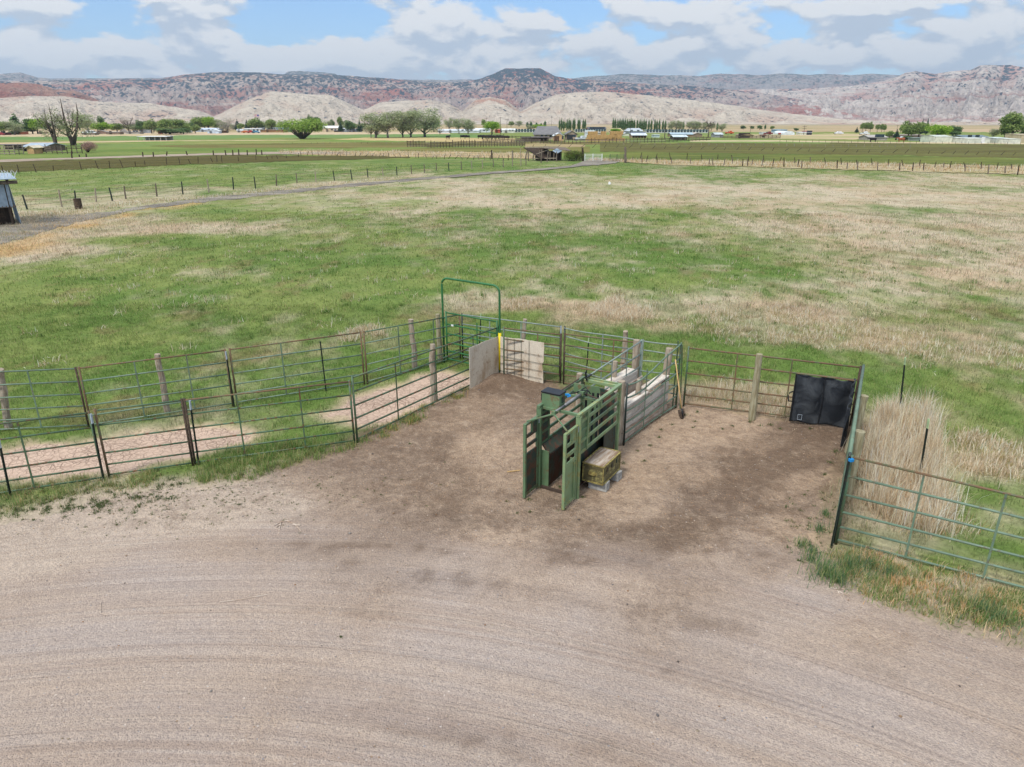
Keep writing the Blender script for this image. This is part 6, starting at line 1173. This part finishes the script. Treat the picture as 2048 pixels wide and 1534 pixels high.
fence('row of thick dark posts beside the dirt lane at left', [((a, b), (c, d)) for a, b, c, d in ((144, 317, 143, 301), (159, 314, 158, 309), (173, 315, 172, 307), (286, 314, 285, 304), (307, 314, 306, 304), (333, 312, 334, 303), (375, 311, 372, 302), (427, 311, 426, 301), (452, 311, 450, 300), (466, 311, 465, 300), (478, 311, 477, 299), (495, 311, 494, 300), (513, 310, 512, 298), (524, 310, 523, 300))], 'dark_wood', .14, (.5, .9))
fence('dense line of short crooked posts through the weeds at centre', [((600 + k * 12 + random.uniform(-4, 4), 311 + k * .28), (600 + k * 12 + random.uniform(-6, 6), 302 + k * .28 + random.uniform(-2, 2))) for k in range(36)], ['dark_wood', 'old_wood'], .06)
fence('weathered fence of leaning posts along the dry weeds, right field edge', [((a, b), (c, d)) for a, b, c, d in ((1265, 323, 1266, 313), (1284, 326, 1284, 311), (1292, 325, 1296, 311), (1314, 328, 1314, 313), (1343, 329, 1343, 315), (1381, 329, 1381, 316), (1418, 331, 1419, 317), (1426, 332, 1425, 315), (1447, 332, 1450, 317), (1465, 328, 1464, 313), (1485, 333, 1486, 318), (1495, 333, 1495, 318), (1502, 332, 1506, 318), (1524, 334, 1525, 318), (1545, 334, 1548, 317), (1568, 335, 1568, 315), (1595, 335, 1598, 318), (1603, 337, 1604, 321), (1621, 329, 1621, 315), (1674, 338, 1675, 320), (1694, 339, 1695, 325), (1715, 340, 1716, 323), (1755, 341, 1756, 324), (1799, 342, 1800, 325), (1825, 343, 1827, 325), (1847, 342, 1848, 326), (1887, 338, 1888, 325), (1930, 344, 1931, 329), (1976, 348, 1978, 329), (2010, 348, 2011, 332), (2035, 350, 2038, 330))], ['old_wood', 'dark_wood'], .085)
fence('second fence of dark straight posts just behind the weedy one', [((1280 + k * 31, 318 + k * .95), (1280 + k * 31 + random.uniform(-4, 4), 305 + k * .9 + random.uniform(-2, 2))) for k in range(25)], 'dark_wood', .07)
fence('row of slanting dark posts across the dark right field', [((1040 + k * 24, 295 + .35 * max(0, k - 8) + k * .12), (1044 + k * 24 + random.uniform(-1, 8), 288 + .35 * max(0, k - 8) + k * .1 + random.uniform(-1, 1.5))) for k in range(42)], 'dark_wood', .06)
fence('row of bleached white posts along the far side of the dark field', [((1248 + k * 15.5, 290 + k * .13), (1248 + k * 15.5 + random.uniform(-.5, .5), 284.5 + k * .1 + random.uniform(0, 2.4))) for k in range(38)], ['post', 'pale_bark'], .07)
fence('thin far fence before the village on the right', [((1560 + k * 13, 285 + k * .12), (1560 + k * 13, 279.5 + k * .12)) for k in range(38)], 'dark_wood', .05, (1.0,))
fence('far fence posts along the yellow pasture in the centre', [((560 + k * 12.5, 288 - k * .03), (560 + k * 12.5, 284.5 - k * .03)) for k in range(28)], ['post', 'dark_wood'], .05, (.8,))
# old plank corral at centre and at left
def corral(label, pts, step, h, mats, seed):
    r = random.Random(seed); g0 = G(*pts[0]); rt = thing('plank_corral', (g0.x, g0.y, 0), label, 'corral', 'old wooden corrals'); o = Vector((g0.x, g0.y, 0))
    for (a, b_) in zip(pts[:-1], pts[1:]):
        A, B = G(*a) - o, G(*b_) - o; n = max(1, int(abs(b_[0] - a[0]) / step))
        for k in range(n + 1):
            if len([c for c in rt.children if c.name.startswith('post')]) > 95: break
            p = A.lerp(B, k / n); MB().tube([p - Vector((0, 0, .1)), p + Vector((r.uniform(-.12, .12), 0, h * r.uniform(.85, 1.25)))], .1, 6).build('post', M[r.choice(mats)], rt)
        for z in (.3, .65, 1.0, 1.35):
            if r.random() < .9: MB().bar(A + Vector((0, -.08, z * h / 1.5)), B + Vector((0, -.08, z * h / 1.5 + r.uniform(-.1, .1))), .04, .16).build('rail', M[r.choice(mats)], rt)
    return rt
corral('broken grey pole corral stretching across the centre', [(815, 294), (850, 294), (862, 296), (905, 295), (950, 294), (1000, 293), (1050, 292)], 5.5, 1.7, ['old_wood', 'dark_wood'], 3)
corral('dark high-posted corral around the black cattle', [(966, 284), (1000, 284), (1032, 285), (1062, 286)], 8, 2.2, ['dark_wood'], 4)
corral('long grey pole corral below the plywood shop', [(1032, 286), (1080, 287.5), (1130, 288), (1190, 287), (1260, 286), (1330, 285), (1420, 281)], 7, 1.5, ['old_wood', 'dark_wood', 'post'], 5)
corral('silvery board corral before the tan hut at left', [(-40, 310), (30, 310), (48, 309)], 9, 1.9, ['post', 'old_wood'], 6)
corral('grey board corral pen in front of the pink bush', [(70, 306), (105, 307), (125, 308), (165, 307)], 10, 1.7, ['old_wood', 'dark_wood'], 7)
corral('low rail pens on the right plain by the broken shed', [(1440, 276), (1480, 277.5), (1560, 277)], 8, 1.3, ['old_wood', 'dark_wood'], 8)
# collapsed shelter by the lane gate
sg = G(1100, 322); rt = thing('collapsed_shelter', (sg.x, sg.y, 0), 'collapsed pole shelter with tilted dark roof left of the white gate', 'shelter'); k_ = sg.y / FPX * 1.06
for (xa, ya, xb, yb_) in ((1050, 319, 1054, 300), (1057, 322, 1056, 299), (1078, 322, 1079, 300), (1082, 326, 1083, 299), (1094, 324, 1096, 303), (1100, 322, 1100, 303), (1107, 322, 1108, 303), (1113, 323, 1113, 303), (1120, 321, 1121, 305), (1066, 320, 1068, 305)):
    p = G(xa, ya) - Vector((sg.x, sg.y, 0)); h_ = hgt((xa, ya), (xb, yb_))[0]; MB().tube([p, p + Vector(((xb - xa) * k_, 0, h_))], .11, 6).build('pole', M['old_wood'], rt)
X_ = lambda px: (px - 1100) * k_
MB().slab([Vector((X_(1052), .5, 2.5)), Vector((X_(1085), -1.2, .5)), Vector((X_(1104), 1.5, .7)), Vector((X_(1096), 4.5, 2.5))], .1).build('fallen_roof', M['dark_wood'], rt)
MB().slab([Vector((X_(1084), .4, 2.45)), Vector((X_(1138), .2, 1.9)), Vector((X_(1130), 4.2, 2.4)), Vector((X_(1090), 4.4, 2.6))], .1).build('roof', M['old_wood'], rt)
MB().bar((X_(1055), -.3, 2.55), (X_(1115), -.3, 2.6), .16, .2).bar((X_(1070), -.4, .5), (X_(1112), -.4, .55), .12, .16).bar((X_(1070), -.2, 1.1), (X_(1102), .2, 2.3), .1, .1).build('beam', M['post'], rt)
MB().box((X_(1098), 2.6, .9), (5.2, 1.6, 1.7)).build('rubble_boards', M['dark_wood'], rt, bevel=.2)
MB().slab([Vector((X_(1104), -.2, 1.9)), Vector((X_(1112), -.3, 1.4)), Vector((X_(1122), .3, 1.9)), Vector((X_(1112), .4, 2.35))], .04).build('loose_tin', M['galv'], rt)
# gates at the lane end
def lanegate(label, x0, x1, yb, yt, mat, stays):
    L, Rr = G(x0, yb), G(x1, yb); d = Rr - L; h = hgt((x0, yb), (x0, yt))[0]; rt = thing('field_gate', (L.x, L.y, 0), label, 'gate', 'gates at the end of the lane', math.atan2(d.y, d.x)); ln = d.length
    for z in (.25, .5, .75, 1.0, 1.25): MB().tube([(0, 0, z * h / 1.3), (ln, 0, z * h / 1.3)], .035, 6).build('rail', M[mat], rt)
    for u in stays: MB().box((u * ln, -.05, h / 2 + .1), (.14, .05, h - .1)).build('stay', M[mat], rt)
    return rt
lanegate('white tubular gate at the end of the farm track', 1169, 1204, 323, 308, 'white', (0.01, .47, .99)); lanegate('green tubular gate right of the white one', 1219, 1248, 323, 309, 'pipe', (.02, .5, .98))
wpost((1166, 322), (1165, 295), 'thick dark gatepost left of the white gate', .2, 'dark_wood', group='gateposts at the lane end'); wpost((1251, 326), (1251, 294), 'tall weathered gatepost right of the green gate', .2, 'old_wood', .05, group='gateposts at the lane end')
wpost((984, 318), (983, 300), 'dark corner post left of the shelter, farther left', .16, 'dark_wood', group='gateposts at the lane end'); wpost((1025, 319), (1025, 301), 'dark corner post left of the shelter, nearer to it', .16, 'dark_wood', group='gateposts at the lane end')
# small white rag in the field, straw heap
g = G(1219, 369); o = MB().slab([Vector((-.3, 0, 0)), Vector((.1, -.1, 0)), Vector((.35, 0, .25)), Vector((-.05, .1, .75)), Vector((-.25, .05, .5))], .1).build('white_bag', M['white'], None, bevel=.05); o.location = (g.x, g.y, .02); o.scale = (.55, .55, .5); tag(o, 'small white bag lying alone in the tan field', 'bag')
# ------------------------------------------------------------------ cattle
def cow_mesh(name, c):
    m = MB(); m.tube([(-1.05, 0, 1.12), (-.95, 0, 1.08), (-.4, 0, 1.0), (.3, 0, 1.0), (.75, 0, 1.08), (1.0, 0, 1.2), (1.25, 0, 1.32)], [.14, .32, .38, .40, .36, .22, .17], 10)
    m.tube([(1.18, 0, 1.36), (1.45, 0, 1.28), (1.68, 0, 1.08)], [.15, .16, .09], 8)
    for x, y in ((-.85, .2), (-.85, -.2), (.7, .18), (.7, -.18)): m.tube([(x, y, 1.0), (x + (.06 if x < 0 else 0), y, .5), (x, y, .0)], [.16, .085, .07], 7)
    m.tube([(-1.05, 0, 1.2), (-1.18, 0, .9), (-1.15, 0, .5)], [.04, .03, .04], 5); m.tube([(1.3, .15, 1.38), (1.32, .32, 1.36)], [.05, .02], 5).tube([(1.3, -.15, 1.38), (1.32, -.32, 1.36)], [.05, .02], 5)
    o = m.build(name, wallmat(c), None, smooth=True); s = o.modifiers.new('rm', 'REMESH'); s.mode = 'VOXEL'; s.voxel_size = .05; s.use_smooth_shade = True; return o
cw = None
for i, (x, y, a) in enumerate(((896, 279, 60), (926, 278, 5), (934, 278.5, 185), (961, 278, 10), (968, 278.5, 175), (976, 278, 0), (981, 279, 30), (988, 278.5, 190), (994, 279, 10), (1001, 278.5, 170), (1008, 280, 0), (1013, 280, 185), (1745, 284.5, 180))):
    if cw is None: cw = cow_mesh('cow', (30, 28, 30)); o = cw
    else: o = cw.copy(); COL.objects.link(o)
    g = G(x, y); o.location = (g.x, g.y, 0); o.rotation_euler = (0, 0, R(a)); s_ = 1.15; o.scale = (s_, s_, s_)
    lb = {0: 'black cow standing alone below the cottonwoods', 1: 'left black cow of the pair in the yellow pasture', 2: 'right black cow of the pair in the yellow pasture', 12: 'black cow before the grey horse barn at the right'}.get(i, 'black cow in the herd by the dark high-posted corral')
    tag(o, lb, 'cow', 'black cattle' if i not in range(3, 12) else 'herd of black cattle by the corral')
o = cow_mesh('horse', (156, 92, 60)); g = G(1802, 285); o.location = (g.x, g.y, 0); o.rotation_euler = (0, 0, R(175)); o.scale = (1.1, 1.0, 1.2); tag(o, 'chestnut horse grazing right of the black cow', 'horse')
for i, x in enumerate((393 - 57, 393 - 52)):
    o = cw.copy(); COL.objects.link(o); g = G(x, 279.5); o.location = (g.x, g.y, 0); o.rotation_euler = (0, 0, R(20 + 150 * i)); tag(o, ['dark cow at the right end of the white-roofed shelter', 'dark cow farthest right of the white-roofed shelter'][i], 'cow', 'black cattle')
# ------------------------------------------------------------------ poles, flag, vehicles
def upole(x, yb, yt, label, arms=1, r=.16):
    g = G(x, yb); h = hgt((x, yb), (x, yt))[0]; rt = thing('utility_pole', (g.x, g.y, 0), label, 'utility pole', 'utility poles'); MB().tube([(0, 0, 0), (0, 0, h)], [r, r * .7], 7).build('mast', M['dark_wood'], rt)
    for k in range(arms): MB().box((0, -.1, h - .5 - k * 1.1), (2.2, .12, .14)).build('crossarm', M['dark_wood'], rt)
    return rt
upole(1001, 268, 234, 'thick dark power pole by the red shed'); upole(1014, 267, 238, 'thin dark power pole right of the thick one', 1, .1); upole(973, 266, 235, 'slim power pole over the white stables', 1, .09)
upole(541, 262, 226, 'slim power pole right of the flag', 1, .08); upole(1329, 277, 252, 'dark pole left of the tin-roofed pens', 0, .18); upole(1260, 277, 240, 'power pole among the long row of poplars', 1, .1)
upole(1103, 258, 231, 'distant power pole above the taupe house', 2, .12); upole(1607, 270, 251, 'twin pole standing behind the truck shed', 2, .12); upole(1660 - 160, 268, 251, 'slim pole on the right plain', 1, .1); upole(1793, 264, 250, 'slim pole above the brown house', 1, .1)
g = G(1416, 275); hh = hgt((1416, 275), (1416, 242))[0]; rt = thing('dead_tree', (g.x, g.y, 0), 'bare pale dead tree with spreading crooked top', 'tree'); r5 = random.Random(3)
m = MB().tube([(0, 0, 0), (.1, 0, hh * .4), (0, 0, hh * .7)], [.28, .22, .15], 7)
for k in range(14):
    a = r5.uniform(-1.1, 1.1); q = Vector((math.sin(a) * hh * .45, r5.uniform(-1, 1), hh * (.72 + .25 * r5.random()))); m.tube([(0, 0, hh * .66), q * .55 + Vector((0, 0, hh * .33)), q], [.1, .08, .04], 5)
    for j in range(3): m.tube([q, q + Vector((r5.uniform(-.8, .8), r5.uniform(-.5, .5), r5.uniform(-.2, .8)))], [.06, .04], 4)
m.build('trunk', M['bark'], rt)
g = G(522, 262); hh = hgt((522, 262), (522, 229))[0]; rt = thing('flagpole', (g.x, g.y, 0), 'white pole flying a striped flag with blue corner', 'flagpole'); MB().tube([(0, 0, 0), (0, 0, hh)], .09, 6).build('mast', M['white'], rt)
fl = MB(); N = 12
def flagstrip(x0, x1, z0, z1, c, nm):
    m = MB()
    for i in range(N + 1):
        u = x0 + (x1 - x0) * i / N; m.v += [(u, .15 * math.sin(u * 2.2), z0), (u, .15 * math.sin(u * 2.2), z1)]
    for i in range(N): k = i * 2; m.f.append((k, k + 2, k + 3, k + 1))
    o = m.build(nm, wallmat(c), rt); o.modifiers.new('s', 'SOLIDIFY').thickness = .03
for k in range(7): flagstrip(-.1 if k < 3 else -.1, -3.6, hh - .1 - k * .32 - .32, hh - .1 - k * .32, (206, 90, 96) if k % 2 == 0 else (236, 236, 238), 'flag_stripe')
flagstrip(.08, -1.6, hh - 1.1, hh - .05, (50, 62, 140), 'flag_corner')
def car(x, y, a, c, label, kind='car', s=1.0):
    g = G(x, y); rt = thing('parked_' + kind, (g.x, g.y, 0), label, kind, 'vehicles parked in the village', R(a)); L = 4.6 * s
    p = [(-L / 2, .35), (-L / 2, .95), (-L * .3, 1.0), (-L * .2, 1.5), (L * .18, 1.52), (L * .3, 1.02), (L / 2, .92), (L / 2, .35)]
    if kind == 'truck': p = [(-L / 2, .4), (-L / 2, 1.05), (-L * .05, 1.05), (0, 1.75), (L * .2, 1.78), (L * .3, 1.12), (L / 2, 1.05), (L / 2, .4)]
    MB().slab([Vector((x_, -.88, z)) for x_, z in p][::-1], -1.76).build('body', wallmat(c, .35), rt, bevel=.05)
    for sx in (-L * .32, L * .32):
        for sy in (-.86, .86): MB().tube([(sx, sy - .1, .34), (sx, sy + .1, .34)], .34, 12).build('wheel', M['dull_black'], rt)
    for sy in (-.885, .885): MB().box((0 if kind == 'car' else L * .1, sy, 1.22), (L * .3, .03, .36)).build('window', M['glass'], rt)
    return rt
car(4, 270.5, 5, (150, 50, 60), 'maroon car parked at the very left edge'); car(502, 266.2, 0, (170, 60, 50), 'red truck before the long white mobile home', 'truck'); car(513, 266.2, 0, (70, 130, 160), 'teal car before the long white mobile home'); car(493, 266, 0, (200, 110, 50), 'orange car before the long white mobile home')
car(1129 + 30, 281, 20, (210, 214, 220), 'silver truck parked right of the taupe house', 'truck'); car(1534, 269.5, 0, (120, 50, 50), 'dark red truck by the long white trailer', 'truck'); car(1563, 269.5, 0, (176, 60, 56), 'red truck left of the white arched barn', 'truck'); car(1850, 283.5, 0, (226, 228, 230), 'white car between the sage shed and cream barn'); car(1801, 280.5, 10, (204, 208, 214), 'silver car behind the white fence of the brown house'); car(1675, 268.5, 0, (232, 234, 236), 'white car far out on the right plain'); car(1726, 269.5, 0, (226, 230, 232), 'white truck left of the small tree cluster', 'truck'); car(1457, 268, 0, (206, 90, 50), 'orange truck behind the grey tin barn', 'truck')
# ------------------------------------------------------------------ haze
hz = NT('valley_haze'); pv = hz.n('ShaderNodeVolumePrincipled'); pv.inputs['Color'].default_value = (.76, .88, 1, 1); pv.inputs['Density'].default_value = 9.5e-5; pv.inputs['Anisotropy'].default_value = .2
hz.t.nodes.remove(hz.b); hz.l(pv.outputs[0], hz.out.inputs['Volume'])
hb_ = MB().box((0, 5000, 449), (22000, 16000, 902)).build('haze', hz.m, None); tag(hb_, kind='stuff', label='thin pale air haze filling the valley', cat='haze')
